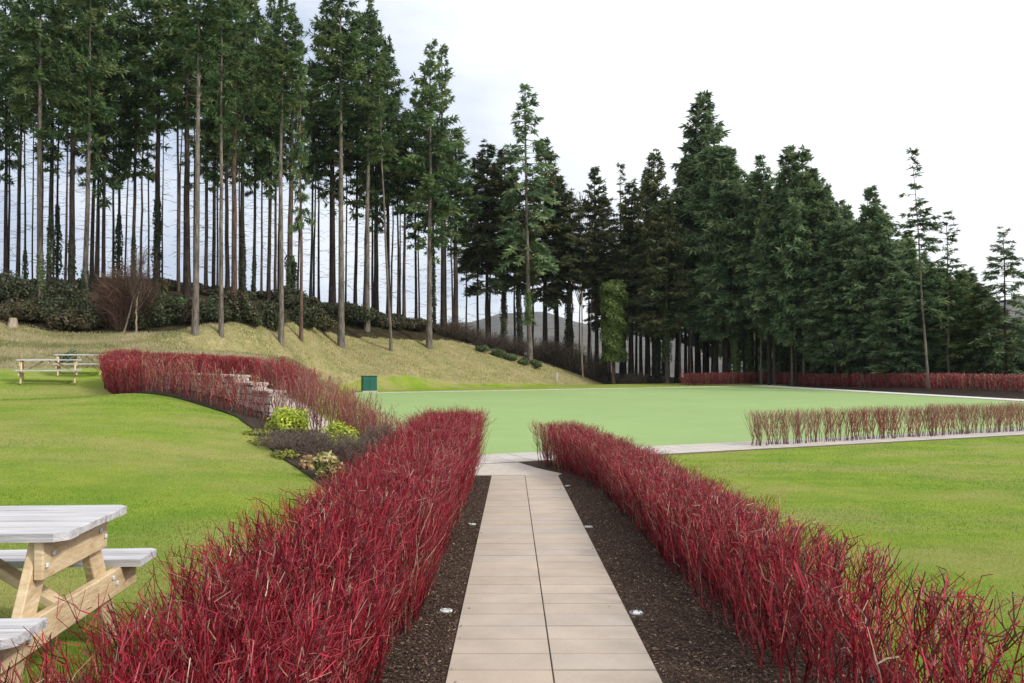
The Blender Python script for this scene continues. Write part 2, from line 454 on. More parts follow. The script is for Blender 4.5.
G_NL, G_FL, G_FR, G_NR = (-2.0, 18.1), flat(352, 393.6)[:2], flat(752, 386.3)[:2], (31.5, 32.3)
G_FM = flat(590, 389.2)[:2]
_a, _b = np.array(G_FR), np.array(flat(1024, 402)[:2]); _dr = _b - _a; _dn = np.array([33.5, 14.4])
_t = np.linalg.solve(np.array([_dr, -_dn]).T, np.array(G_NL) - _a)[0]
G_NR = tuple(_a + _dr * _t)
FLATP = np.array([(-1.15, -20), (-1.15, 16.8), (-2.4, 18.0), (-11.2, 54.2), (8.0, 69.5), (17, 73.5), (26, 92), (130, 92), (130, -20)])
def dist_out(x, y, P):
    """distance outside polygon P (0 inside)"""
    x = np.asarray(x, float); y = np.asarray(y, float)
    d = np.full(x.shape, 1e9); ins = np.zeros(x.shape, bool)
    n = len(P)
    for i in range(n):
        ax, ay = P[i]; bx, by = P[(i + 1) % n]
        t = np.clip(((x - ax) * (bx - ax) + (y - ay) * (by - ay)) / ((bx - ax) ** 2 + (by - ay) ** 2), 0, 1)
        d = np.minimum(d, np.hypot(x - ax - t * (bx - ax), y - ay - t * (by - ay)))
        c = ((ay > y) != (by > y)) & (x < (bx - ax) * (y - ay) / (by - ay + 1e-12) + ax)
        ins ^= c
    return np.where(ins, 0, d)

# right boundary: soil bed and hedge behind the green's right edge
RB0, RB1 = np.array(flat(768, 386)[:2]), np.array(flat(1024, 402)[:2])
_rd = (RB1 - RB0) / np.linalg.norm(RB1 - RB0)
_rn = np.array([-_rd[1], _rd[0]])
if _rn[0] < 0: _rn = -_rn
def rb_dist(x, y):
    return (x - RB0[0]) * _rn[0] + (y - RB0[1]) * _rn[1]

def gz(x, y):
    x = np.asarray(x, float); y = np.asarray(y, float)
    xs, ys = np.clip(x, -75, 110), np.clip(y, -8, 118)
    base = zpath(ys)
    r = rbf(xs, ys)
    w = np.where(ys < 16, 1.0, 1.0 + np.clip(ys - 16, 0, 20) * .09)
    s = smoothstep(0, 1, dist_out(xs, ys, FLATP) / w)
    z = base + s * (r - base)
    # raised bed beyond the right edge
    t = rb_dist(x, y)
    along = (x - RB0[0]) * _rd[0] + (y - RB0[1]) * _rd[1]
    z = z + np.where((y > 15) & (x > 5), smoothstep(1.3, 3.2, t) * .34 * smoothstep(0, 18, along), 0)
    # beyond the wood the land falls away
    far = np.maximum(np.maximum(np.abs(x - 15) - 90, 0), np.maximum(y - 105, 0))
    z = z - 45 * smoothstep(0, 500, far)
    return z
def gzf(x, y): return float(gz(np.array([x]), np.array([y]))[0])

def axis(lo, hi, step, far, sign=1):
    a = list(np.arange(lo, hi + 1e-6, step)); return a
def grow(start, step, limit, f=1.14):
    out = []; v = start; s = step
    while abs(v) < limit:
        s *= f; v += s; out.append(v)
    return out
xs = np.array(sorted(grow(-62, -.7, 6000) + list(np.arange(-62, -17, .7)) + list(np.arange(-17, 4, .25)) + list(np.arange(4, 70, .7)) + grow(70, .7, 6000)))
ys = np.array(sorted(grow(-6, -.7, 3000) + list(np.arange(-6, 34, .25)) + list(np.arange(34, 100, .6)) + grow(100, .8, 6000)))
X, Y = np.meshgrid(xs, ys)
Z = gz(X, Y)
Z += np.where((Y > 28),   .02 * np.sin(X * 1.7 + Y * .6) * np.sin(Y * 1.1 - X * .3), 0) * smoothstep(0, 4, dist_out(X, Y, FLATP))
nx, ny = len(xs), len(ys)
idx = np.arange(nx * ny).reshape(ny, nx)
quads = np.stack([idx[:-1, :-1], idx[:-1, 1:], idx[1:, 1:], idx[1:, :-1]], -1).reshape(-1, 4)
# zones
D = Y
def seg_dist(x, y, pts):
    d = np.full(np.shape(x), 1e9)
    for i in range(len(pts) - 1):
        ax, ay = pts[i]; bx, by = pts[i + 1]
        t = np.clip(((x - ax) * (bx - ax) + (y - ay) * (by - ay)) / ((bx - ax) ** 2 + (by - ay) ** 2 + 1e-9), 0, 1)
        d = np.minimum(d, np.hypot(x - ax - t * (bx - ax), y - ay - t * (by - ay)))
    return d
# dry bank zone: a polygon
BANK = np.array([(-80, 38), (-26, 32.0), (-15, 31.5), (-6.8, 30), (-9.6, 42), (-12.4, 53.9), (-10.7, 57.4), (-4.9, 62.2), (-.4, 65.4), (4.6, 69.6), (9.5, 73), (11, 80), (-40, 78), (-80, 60)])
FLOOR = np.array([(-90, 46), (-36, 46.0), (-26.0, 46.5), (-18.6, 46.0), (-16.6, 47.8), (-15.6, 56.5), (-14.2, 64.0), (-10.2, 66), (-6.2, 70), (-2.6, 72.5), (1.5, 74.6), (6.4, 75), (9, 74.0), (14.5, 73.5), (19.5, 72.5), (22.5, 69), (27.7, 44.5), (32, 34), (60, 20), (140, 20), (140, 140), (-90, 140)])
tan_w = .5 - np.clip(dist_out(X, Y, BANK), 0, 3) / 3 * .5 + .5 * np.clip(3 - dist_out(X, Y, BANK), 0, 3) / 3
inb = dist_out(X, Y, BANK) == 0
tan_w = np.where(inb, 1.0, np.clip(.45 - dist_out(X, Y, BANK) / 2.5, 0, 1))
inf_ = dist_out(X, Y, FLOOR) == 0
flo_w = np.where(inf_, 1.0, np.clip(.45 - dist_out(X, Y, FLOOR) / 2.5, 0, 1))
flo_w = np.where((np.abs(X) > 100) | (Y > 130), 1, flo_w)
T = np.stack([tan_w.ravel(), flo_w.ravel(), np.zeros(nx * ny)], 1)
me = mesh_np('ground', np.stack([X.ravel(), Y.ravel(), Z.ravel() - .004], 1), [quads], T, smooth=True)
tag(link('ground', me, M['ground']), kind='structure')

# drape a polygon as a sheet on the terrain
def drape(name, poly, off, mat, step=.25, zf=None, parent=None, skirt=0.0):
    import bmesh
    bm = bmesh.new()
    vs = [bm.verts.new((p[0], p[1], 0)) for p in poly]
    bm.faces.new(vs)
    poly = np.array(poly)
    lo, hi = poly.min(0), poly.max(0)
    for ax, (a, b) in enumerate(zip(lo, hi)):
        k = a + step
        while k < b:
            co = (k, 0, 0) if ax == 0 else (0, k, 0); no = (1, 0, 0) if ax == 0 else (0, 1, 0)
            bmesh.ops.bisect_plane(bm, geom=bm.verts[:] + bm.edges[:] + bm.faces[:], plane_co=co, plane_no=no)
            k += step
    bmesh.ops.triangulate(bm, faces=bm.faces[:])
    xy = np.array([(v.co.x, v.co.y) for v in bm.verts])
    z = (zf or gz)(xy[:, 0], xy[:, 1])
    for v, zz in zip(bm.verts, z): v.co.z = float(zz) + off
    bmesh.ops.recalc_face_normals(bm, faces=bm.faces[:])
    if sum(f.normal.z for f in bm.faces) < 0:
        bmesh.ops.reverse_faces(bm, faces=bm.faces[:])
    me = bpy.data.meshes.new(name); bm.to_mesh(me); bm.free()
    return link(name, me, mat, parent)

# ------------------------------------------------------------------ bowling green, kerbs, paving, beds
gm = MB()
gpoly = [G_NL, G_NR, G_FR, G_FM, G_FL]
gm.prism([(p[0], p[1]) for p in gpoly], -.03, .012)
tag(gm.build('bowling_green', M['turf']), kind='structure')

def strip(name, a, b, w, z0, z1, mat, seg=None, gap=.006):
    a = np.array(a[:2], float); b = np.array(b[:2], float); L = np.linalg.norm(b - a); u = (b - a) / L; n = np.array([-u[1], u[0]])
    mb = MB(); k = int(L // seg) if seg else 1
    for i in range(max(k, 1)):
        p0 = a + u * (L * i / max(k, 1) + gap / 2); p1 = a + u * (L * (i + 1) / max(k, 1) - gap / 2)
        mb.prism([tuple(p0), tuple(p1), tuple(p1 + n * w), tuple(p0 + n * w)], z0, z1)
    return mb, name, mat
for a, b, w in ((G_FL, G_FM, .22), (G_FM, G_FR, .22)):
    mb, n, mt = strip('kerb', a, b, w, -.05, .045, M['kerb'], 1.0)
    tag(mb.build('far_kerb', mt), kind='structure')
mb, n, mt = strip('kerb', G_NR, G_FR, -1.35, -.05, .055, M['pale_kerb'], 1.0)
tag(mb.build('right_kerb', mt), kind='structure')

def slabs(origin, u, nu, su, nv, sv_, zf, name, base=(.425, .360, .302), var=.024, th=.04, gap=.0075, clip=None, lift=.022):
    """rows of slabs: u along the path direction"""
    u = np.array(u, float); u /= np.linalg.norm(u); v = np.array([u[1], -u[0]])
    V = []; Fq = []; T = []
    for i in range(nu):
        row = 1 + RNG.normal(0, var * .5)
        for j in range(nv):
            c = np.array(origin) + u * (i + .5) * su + v * (j + .5) * sv_
            if clip and not clip(c[0], c[1]): continue
            hu, hv = su / 2 - gap / 2, sv_ / 2 - gap * .38
            tone = row * (1 + RNG.normal(0, var)); hue = RNG.normal(0, .006)
            col = np.array(base) * tone + np.array([hue, 0, -hue])
            dz = RNG.normal(0, .0008); o = len(V)
            pts = [c - u * hu - v * hv, c - u * hu + v * hv, c + u * hu + v * hv, c + u * hu - v * hv]
            zz = [float(zf(p[0], p[1])) + dz + lift for p in pts]
            b = .004
            top = [c - u * (hu - b) - v * (hv - b), c - u * (hu - b) + v * (hv - b), c + u * (hu - b) + v * (hv - b), c + u * (hu - b) - v * (hv - b)]
            for p, z_ in zip(pts, zz): V.append((p[0], p[1], z_ - th))
            for p, z_ in zip(pts, zz): V.append((p[0], p[1], z_ - b))
            for p, z_ in zip(top, zz): V.append((p[0], p[1], z_))
            for k in range(4):
                Fq.append((o + k, o + (k + 1) % 4, o + 4 + (k + 1) % 4, o + 4 + k))
                Fq.append((o + 4 + k, o + 4 + (k + 1) % 4, o + 8 + (k + 1) % 4, o + 8 + k))
            Fq.append((o + 8, o + 9, o + 10, o + 11))
            T += [np.array((.10, .085, .07))] * 4 + [np.array((.20, .17, .14))] * 4 + [col] * 4
    me = mesh_np(name, np.array(V), [np.array(Fq)[:, ::-1]], np.clip(np.array(T), .02, .8))
    return tag(link(name, me, M['paving']), kind='structure')

PXL, PXR = -.375, .845
zp = lambda x, y: max(0.0, .515 - .0314 * y)
slabs((PXL, -1.0), (0, 1), 55, .2927, 2, (PXR - PXL) / 2, zp, 'path')
drape('path_bedding', [(PXL, -1), (PXR, -1), (PXR, 15.1), (PXL, 15.1)], .004, M['joint'], 1.0, zf=lambda x, y: zpath(y), )['kind'] = 'structure'
# junction paving that swings left around the end of the hedge, and the walk along the green
un = np.array([31.5 - (-2.0), 32.5 - 18.1]); un = un / np.linalg.norm(un)
vn = np.array([un[1], -un[0]])
o0 = np.array(G_NL) - un * 2.0 + vn * .012
slabs(tuple(o0), un, 85, .45, 3, .5, lambda x, y: max(0.0, float(zp(x, y)) - .0), 'green_walk', base=(.47, .43, .40), lift=.030)
jp = [(PXL - 1.4, 15.15), (PXR, 15.15), (.93, 15.45), (.02, 17.6), (.20, 17.75), (-.6, 17.35), (-2.2, 17.0), (-3.0, 16.9), (-2.3, 15.6)]
def in_poly(x, y, P):
    return float(dist_out(np.array([x]), np.array([y]), np.array(P))[0]) == 0
def zj(x, y):
    return gz(x, y)
o = drape('path_junction', jp, .018, M['kerb'], .5); o['kind'] = 'structure'
JP = noise_mat('junction_paving', [(.3, (.40, .35, .31)), (.7, (.49, .44, .39))], scale=6, rough=.85, bump=.15, bscale=90, second=(.8, .9, 1.1))
o.data.materials.clear(); o.data.materials.append(JP)
# side path climbing to the left behind the planting bed
sidep = [(-2.2, 17.6), (-3.8, 18.7), (-5.2, 20.6), (-7.6, 23.6), (-8.6, 22.9), (-6.3, 19.7), (-4.6, 17.7), (-3.0, 16.9)]
drape('side_path', sidep, .02, JP, .4)['kind'] = 'structure'

# beds
drape('left_mulch_bed', [(-1.9, -1), (PXL + .012, -1), (PXL + .012, 15.12), (-1.9, 15.12)], .012, M['mulch'], .25)['kind'] = 'structure'
drape('right_mulch_bed', [(PXR - .012, -1), (2.25, -1), (2.25, 15.5), (1.9, 17.2), (1.35, 18.2), (.45, 17.95), (.03, 17.62), (.94, 15.45), (PXR - .012, 15.1)], .012, M['mulch'], .25)['kind'] = 'structure'
shrub_bed = [(-1.9, 9.2), (-1.9, 15.12), (-2.9, 16.8), (-4.6, 17.5), (-6.2, 19.4), (-8.6, 22.7), (-10.4, 25.6), (-12.2, 28.0), (-13.1, 28.2), (-13.2, 27.0), (-12.0, 24.6), (-9.5, 21.1), (-7.4, 18.8), (-5.55, 16.7), (-4.7, 15.0), (-3.95, 13.3), (-3.0, 11.6), (-2.25, 10.0), (-2.0, 9.3)]
drape('shrub_bed', shrub_bed, .02, M['soil'], .25)['kind'] = 'structure'
rb = [tuple(RB0 - _rd * .3 + _rn * 1.36), tuple(RB1 + _rd * 14 + _rn * 1.36), tuple(RB1 + _rd * 14 + _rn * 6.0), tuple(RB0 - _rd * .3 + _rn * 3.4)]
drape('soil_bed', rb, .02, M['soil'], .6)['kind'] = 'structure'

# ------------------------------------------------------------------ red stemmed hedges
REDS = np.array([(.285, .014, .028), (.19, .009, .018), (.38, .030, .052), (.095, .009, .013), (.30, .050, .058)])
TANS = np.array([(.42, .28, .17), (.34, .22, .16), (.50, .38, .27)])
def stem_tints(n, tan=.12, dark=.0, fade=None):
    t = REDS[RNG.integers(0, len(REDS), n)] * RNG.uniform(.7, 1.25, (n, 1))
    k = RNG.random(n) < tan
    t[k] = TANS[RNG.integers(0, 3, k.sum())] * RNG.uniform(.6, 1.05, (k.sum(), 1))
    if dark > 0:
        k = RNG.random(n) < dark
        t[k] = np.array([.07, .035, .035]) * RNG.uniform(.6, 1.5, (k.sum(), 1))
    if fade is not None:
        t = t * (1 - fade) + np.array([.28, .15, .12]) * fade
    return t

def interp_line(pts, n):
    pts = np.array(pts, float); d = np.concatenate([[0], np.cumsum(np.linalg.norm(np.diff(pts[:, :2], axis=0), axis=1))])
    s = np.linspace(0, d[-1], n)
    return s, d[-1]
def hedge_stems(line, density, kids=4, r0=.0045, tan=.12, dark=0.0, clump=0.0, splay=.16, topvar=.07, fade=None, sides=3, wob=.045, zoff=0.0, zfun=None, lowkids=0):
    """line: rows (x, y, width, height); returns V,F,T"""
    line = np.array(line, float)
    dd = np.concatenate([[0], np.cumsum(np.linalg.norm(np.diff(line[:, :2], axis=0), axis=1))])
    L = dd[-1]; area = np.sum(np.diff(dd) * (line[1:, 2] + line[:-1, 2]) / 2)
    N = int(area * density)
    s = RNG.random(N) * L
    if clump > 0:                      # gather the bases into plants
        cent = np.round(s / clump) * clump
        s = cent + (s - cent) * .45 + RNG.normal(0, .015, N)
        s = np.clip(s, 0, L)
    ip = lambda k, s_: np.interp(s_, dd, line[:, k])
    gx = np.gradient(np.interp(np.linspace(0, L, 200), dd, line[:, 0])); gy = np.gradient(np.interp(np.linspace(0, L, 200), dd, line[:, 1]))
    def frame(s_):
        i = np.clip((s_ / L * 199).astype(int), 0, 199); t = np.stack([gx[i], gy[i]], 1); t /= np.linalg.norm(t, axis=1, keepdims=True) + 1e-9
        return t, np.stack([-t[:, 1], t[:, 0]], 1)
    t, n = frame(s)
    W, H = ip(2, s), ip(3, s)
    q = RNG.uniform(-.5, .5, N)
    base = np.stack([ip(0, s), ip(1, s)], 1) + n * (q * W * .86)[:, None]
    zb = (zfun or gz)(base[:, 0], base[:, 1]) + zoff
    h = H * (1 + RNG.normal(-.03, topvar, N)).clip(.72, 1 + topvar * 1.3)
    K = 5
    tt = np.linspace(0, 1, K)[None, :]
    lean_n = q * W * .16 + RNG.normal(0, splay, N) * h * .6
    lean_t = RNG.normal(0, splay, N) * h
    P = np.zeros((N, K, 3))
    bend = tt ** 1.3
    P[..., 0] = base[:, 0:1] + (n[:, 0] * lean_n + t[:, 0] * lean_t)[:, None] * bend
    P[..., 1] = base[:, 1:2] + (n[:, 1] * lean_n + t[:, 1] * lean_t)[:, None] * bend
    P[..., 2] = zb[:, None] + h[:, None] * tt
    P[:, 1:, :2] += RNG.normal(0, wob * .6, (N, K - 1, 2))
    rad = r0 * RNG.uniform(.7, 1.35, (N, 1)) * np.array([1.25, 1.05, .9, .78, .6])[None, :]
    tin = stem_tints(N, tan, dark, fade)
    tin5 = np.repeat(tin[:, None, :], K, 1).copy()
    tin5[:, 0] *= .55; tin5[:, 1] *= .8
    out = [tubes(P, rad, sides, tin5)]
    kk = []
    ar = np.arange(N)
    lim = (zb + h * 1.03)
    for j in range(kids):
        f = RNG.uniform(.12, .93, N)
        i0 = np.clip((f * (K - 1)).astype(int), 0, K - 2); fr = f * (K - 1) - i0
        st = P[ar, i0] * (1 - fr)[:, None] + P[ar, i0 + 1] * fr[:, None]
        ln = H * RNG.uniform(.12, .34, N)
        up = np.minimum(ln * RNG.uniform(.8, 1.1, N), np.maximum(lim - st[:, 2], .03) * RNG.uniform(.75, 1.0, N))
        an = RNG.random(N) * 2 * np.pi
        sp = ln * RNG.uniform(.2, .68, N)
        ox = n * (np.sign(q) * np.abs(q) * .35 * ln)[:, None]
        K2 = 4; t2 = np.linspace(0, 1, K2)[None, :]
        Q = np.zeros((N, K2, 3))
        Q[..., 0] = st[:, 0:1] + (np.cos(an) * sp + ox[:, 0])[:, None] * t2 ** .7
        Q[..., 1] = st[:, 1:2] + (np.sin(an) * sp + ox[:, 1])[:, None] * t2 ** .7
        Q[..., 2] = st[:, 2:3] + up[:, None] * t2 ** 1.2
        Q[:, 1:] += RNG.normal(0, wob * .35, (N, K2 - 1, 3))
        r2 = r0 * .70 * RNG.uniform(.6, 1.25, (N, 1)) * np.array([1., .92, .8, .6])[None, :]
        kk.append((Q, r2, stem_tints(N, tan, dark, fade)))
        K3 = 3; t3 = np.linspace(0, 1, K3)[None, :]
        ln = RNG.uniform(.05, .17, N); a3 = RNG.random(N) * 2 * np.pi
        Q3 = np.zeros((N, K3, 3)); s3 = Q[ar, RNG.integers(1, K2, N)]
        Q3[..., 0] = s3[:, 0:1] + (np.cos(a3) * ln * .45 + n[:, 0] * np.sign(q) * ln * .2)[:, None] * t3
        Q3[..., 1] = s3[:, 1:2] + (np.sin(a3) * ln * .45 + n[:, 1] * np.sign(q) * ln * .2)[:, None] * t3
        Q3[..., 2] = s3[:, 2:3] + np.minimum(ln * RNG.uniform(.7, 1.5, N), np.maximum(lim * 1.0 - s3[:, 2], .01))[:, None] * t3
        kk.append((Q3, r0 * .55 * RNG.uniform(.7, 1.2, (N, 1)) * np.array([1., .85, .65])[None, :], stem_tints(N, tan * 1.5, dark, fade)))
    out += [tubes(a, b, 3, c) for a, b, c in kk]
    V, Fc, Tn, off = [], [], [], 0
    for v, f, tn in out:
        V.append(v); Fc.append(f + off); Tn.append(tn); off += len(v)
    return np.concatenate(V), np.concatenate(Fc), np.concatenate(Tn)

def hedge(parts, label, group=None, cat='hedge', name='dogwood_hedge', origin=None):
    V, Fc, Tn, off = [], [], [], 0
    for prt in parts:
        v, f, tn = hedge_stems(**prt)
        V.append(v); Fc.append(f + off); Tn.append(tn); off += len(v)
    V = np.concatenate(V)
    o3 = np.array(origin if origin is not None else (*V[:, :2].mean(0), V[:, 2].min()))
    me = mesh_np(name, V - o3, [np.concatenate(Fc)], np.concatenate(Tn))
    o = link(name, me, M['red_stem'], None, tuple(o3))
    return tag(o, label, cat, group)

# left main hedge: level top at 1.25 m while the path falls away
def HL(y, top=1.25): return top - zp(0, y) - .02
hedge([dict(line=[(-1.16 - max(0, 4 - y) * .03, y, 1.0 + max(0, 4 - y) * .05, HL(y, t_)) for y, t_ in ((1.3, 1.10), (2.5, 1.12), (4, 1.18), (5.5, 1.22))], density=180, kids=11, r0=.0039, tan=.045, dark=.04, topvar=.09, splay=.11, zfun=lambda x, y: zpath(y)),
       dict(line=[(-1.04, y, .86, HL(y, 1.23 if y < 10 else 1.29)) for y in (5.5, 7, 9, 11, 13, 14.95)], density=310, kids=11, r0=.0036, tan=.07, dark=.03, topvar=.04, splay=.11, zfun=lambda x, y: zpath(y)),
       ], 'dense crimson dogwood hedge along the left side of the paved path', 'hedges beside the path')
hedge([dict(line=[(1.80, 1.2, .85, .82), (1.80, 4, .85, .74), (1.78, 5.2, .82, .70)], density=52, clump=.22, kids=10, r0=.0052, tan=.05, dark=.10, topvar=.08, splay=.20, wob=.05, zfun=lambda x, y: zpath(y)),
       dict(line=[(1.78, 5.2, .82, .70), (1.78, 7, .82, .65)], density=120, kids=10, r0=.0042, tan=.08, dark=.06, topvar=.07, zfun=lambda x, y: zpath(y)),
       dict(line=[(1.78, 7, .82, .65), (1.76, 10, .80, .65), (1.72, 13, .80, .70), (1.45, 15.4, .80, .78), (.88, 17.3, .85, .88)], density=235, kids=10, r0=.0037, tan=.12, dark=.04, topvar=.05, zfun=lambda x, y: zpath(y))],
      'low crimson dogwood hedge along the right side of the paved path', 'hedges beside the path')

# curved hedge round the terraced bed on the left
hedge([dict(line=[(-13.0, 27.6, .9, 1.0), (-12.2, 25.6, .9, .98), (-11.2, 24.0, .8, .95)], density=170, kids=7, r0=.0065, tan=.08, topvar=.04),
       dict(line=[(-11.2, 24.0, .6, .95), (-9.8, 22.2, .5, .92)], density=120, kids=6, r0=.0065, tan=.12, topvar=.07),
       dict(line=[(-9.8, 22.2, .45, .92), (-7.6, 19.4, .4, .9), (-5.7, 17.3, .4, .84), (-4.9, 17.0, .4, .80)], density=60, kids=6, r0=.0070, tan=.2, topvar=.12, clump=.35, fade=.1, wob=.06),
       dict(line=[(-4.9, 17.2, .5, .92), (-3.9, 16.9, .5, 1.02), (-2.6, 16.0, .5, .98)], density=110, kids=6, r0=.0046, tan=.25, topvar=.14, clump=.3, fade=.35)],
      'curved red dogwood hedge in front of the stepped stone wall, left of the shrubs')
hedge([dict(line=[(-12.8, 27.9, .7, .92), (-11.2, 27.6, .8, .75), (-9.2, 26.0, .9, .72), (-7.7, 24.4, .9, .66)], density=150, kids=7, r0=.0065, tan=.06, topvar=.04)],
      'dark red hedge showing above the top of the stepped stone wall')
hedge([dict(line=[(-7.0, 23.4, .8, .72), (-6.1, 22.2, .8, .78), (-5.2, 20.9, .8, .72)], density=120, kids=6, r0=.0062, tan=.15, topvar=.13, fade=.1),
       dict(line=[(-5.2, 20.9, .8, .78), (-3.4, 19.6, .8, .80), (-1.9, 18.2, .8, .86)], density=90, kids=6, r0=.0050, tan=.25, topvar=.12, fade=.4)],
      'thin reddish hedge sloping down beyond the stepped wall to the bowling green corner')
# far hedge beyond the soil bed
hl = []
for k, a in enumerate(np.linspace(-.3, 1.42, 12)):
    p = RB0 + (RB1 - RB0) * a + _rn * (3.4)
    hl.append((p[0], p[1], .9, 1.0 - .08 * max(0, min(1, a))))
hedge([dict(line=hl, density=40, kids=6, r0=.013, tan=.14, dark=.05, topvar=.035, fade=.12, splay=.12)],
      'long dark red hedge behind the soil bed at the right edge of the green')
pa = np.array(flat(690, 386, 0)[:2]) + np.array([0, 2.2]); pb = np.array(hl[0][:2])
hedge([dict(line=[(pa[0], pa[1], .9, .98), ((pa[0] + pb[0]) / 2, (pa[1] + pb[1]) / 2, .9, .98), (pb[0] - .4, pb[1], .9, .98)], density=44, kids=6, r0=.014, tan=.1, topvar=.035, fade=.12, splay=.12)],
      'short dark red hedge at the far corner of the green under the trees')

# row of separate dogwood shrubs on the near right edge of the green
ra = np.array(flat(760, 446.5)[:2]); rbp = np.array(flat(1060, 429.5)[:2])
soilp = (rbp - ra) / np.linalg.norm(rbp - ra); sn = np.array([-soilp[1], soilp[0]])
drape('row_soil', [tuple(ra - soilp * .4 - sn * .3), tuple(rbp + soilp * 6 - sn * .3), tuple(rbp + soilp * 6 + sn * .35), tuple(ra - soilp * .4 + sn * .35)], .014, M['soil'], .5)['kind'] = 'structure'
nb = 25
ords = ['first', 'second', 'third', 'fourth', 'fifth', 'sixth', 'seventh', 'eighth', 'ninth', 'tenth', 'eleventh', 'twelfth', 'thirteenth', 'fourteenth', 'fifteenth',
        'sixteenth', 'seventeenth', 'eighteenth', 'nineteenth', 'twentieth', 'twenty-first', 'twenty-second', 'twenty-third', 'twenty-fourth', 'twenty-fifth', 'twenty-sixth', 'twenty-seventh', 'twenty-eighth', 'twenty-ninth', 'thirtieth', 'thirty-first', 'thirty-second']
def dogwood_bush(c, label, group, seed, h=.85, w=.6, n=16, red=.5):
    g = np.random.default_rng(seed)
    N = n; K = 5; tt = np.linspace(0, 1, K)[None, :]
    an = g.random(N) * 2 * np.pi; sp = g.uniform(.05, 1, N) * w * .5
    P = np.zeros((N, K, 3))
    P[..., 0] = g.uniform(-.22, .22, (N, 1)) + (np.cos(an) * sp * .62)[:, None] * tt
    P[..., 1] = g.normal(0, .05, (N, 1)) + (np.sin(an) * sp * .4)[:, None] * tt
    hh = h * g.uniform(.85, 1.05, N); P[..., 2] = hh[:, None] * tt
    P[:, 1:] += g.normal(0, .014, (N, K - 1, 3))
    def tn(m, k=0):
        a = REDS[g.integers(0, 5, m)] * g.uniform(.7, 1.2, (m, 1)); b = TANS[g.integers(0, 3, m)] * g.uniform(.5, .95, (m, 1))
        return np.where((g.random(m) < red)[:, None], a, b) * .75 + np.array([.22, .12, .09]) * .25
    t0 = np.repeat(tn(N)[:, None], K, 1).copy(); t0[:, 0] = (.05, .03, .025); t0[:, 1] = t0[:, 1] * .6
    out = [tubes(P, .0070 * g.uniform(.7, 1.3, (N, 1)) * np.array([1.3, 1, .8, .6, .4])[None], 3, t0)]
    for j in range(7):
        f = g.integers(1, K - 1, N); st = P[np.arange(N), f] ; up = np.maximum(h * g.uniform(.85, 1.05, N) - st[:, 2], .1)
        a = g.random(N) * 2 * np.pi; s2 = up * g.uniform(.2, .6, N); K2 = 3; t2 = np.linspace(0, 1, K2)[None]
        Q = np.zeros((N, K2, 3)); Q[..., 0] = st[:, :1] + (np.cos(a) * s2)[:, None] * t2; Q[..., 1] = st[:, 1:2] + (np.sin(a) * s2)[:, None] * t2; Q[..., 2] = st[:, 2:] + up[:, None] * t2
        Q[:, 1:] += g.normal(0, .012, (N, K2 - 1, 3))
        out.append(tubes(Q, .0042 * g.uniform(.7, 1.2, (N, 1)) * np.array([1, .8, .5])[None], 3, tn(N)))
    V, Fc, Tn, off = [], [], [], 0
    for v, f, t_ in out: V.append(v); Fc.append(f + off); Tn.append(t_); off += len(v)
    me = mesh_np('dogwood_shrub', np.concatenate(V), [np.concatenate(Fc)], np.concatenate(Tn))
    o = link('dogwood_shrub', me, M['red_stem'], None, (c[0], c[1], gzf(c[0], c[1])))
    return tag(o, label, 'shrub', group)
for i in range(nb):
    f = (i + .0) / (nb - 1)
    p = ra + (rbp - ra) * (f * .99) + sn * random.uniform(-.06, .06) + soilp * random.uniform(-.07, .07)
    nm = ords[i]
    look = ['pale thin', 'upright', 'open-branched', 'dark-footed', 'reddish', 'spreading'][i % 6]
    dogwood_bush(p, '%s bare dogwood shrub from the left in the row beside the walk' % nm if i else 'leftmost bare dogwood shrub of the low row beside the walk right of the green',
                 'dogwood shrubs in the low row at the right of the green', 100 + i, h=random.uniform(.86, .92), w=random.uniform(.9, 1.3), n=random.randint(14, 20), red=.85 if i in (5, 6, 7, 8, 9) else random.uniform(.4, .6))

# ------------------------------------------------------------------ stepped stone wall
def stone_wall():
    a = np.array([-9.3, 22.5]); b = np.array([-4.9, 18.0]); L = np.linalg.norm(b - a); u = (b - a) / L
    ang = math.atan2(u[1], u[0])
    root = empty('stone_wall', (a[0], a[1], gzf(*a)), ang, 'stepped pale rubble stone wall seen through the curved red hedge', 'wall')
    z0 = root.location.z
    mb = MB(); cp = MB()
    steps = [(0, 4.2, 1.80), (4.2, 5.1, 1.64), (5.1, 5.9, 1.48)]
    rnd = random.Random(3)
    for (s0, s1, top) in steps:
        zz = gzf(*(a + u * s1)) - z0 - .25
        while zz < top - z0 - .06:
            hh = min(rnd.uniform(.12, .2), top - z0 - .06 - zz)
            if hh < .03: break
            s = s0
            while s < s1 - .02:
                w = min(rnd.uniform(.18, .5), s1 - s)
                mb.box((s + w / 2, rnd.uniform(-.015, .015), zz + hh / 2), (w - .015, .36 + rnd.uniform(-.02, .03), hh - .014), bev=.018)
                s += w
            zz += hh
        mb.box(((s0 + s1) / 2, 0, (top - z0 - .06 + (gzf(*(a + u * s1)) - z0 - .25)) / 2), (s1 - s0 - .02, .28, top - z0 - .06 - (gzf(*(a + u * s1)) - z0 - .25)))
        s = s0
        while s < s1 - .02:
            w = min(.45, s1 - s)
            cp.box((s + w / 2, 0, top - z0 - .03), (w - .006, .44, .058), bev=.008)
            s += w
    mb.build('stonework', M['stone'], root)
    cp.build('coping', M['coping'], root)
stone_wall()

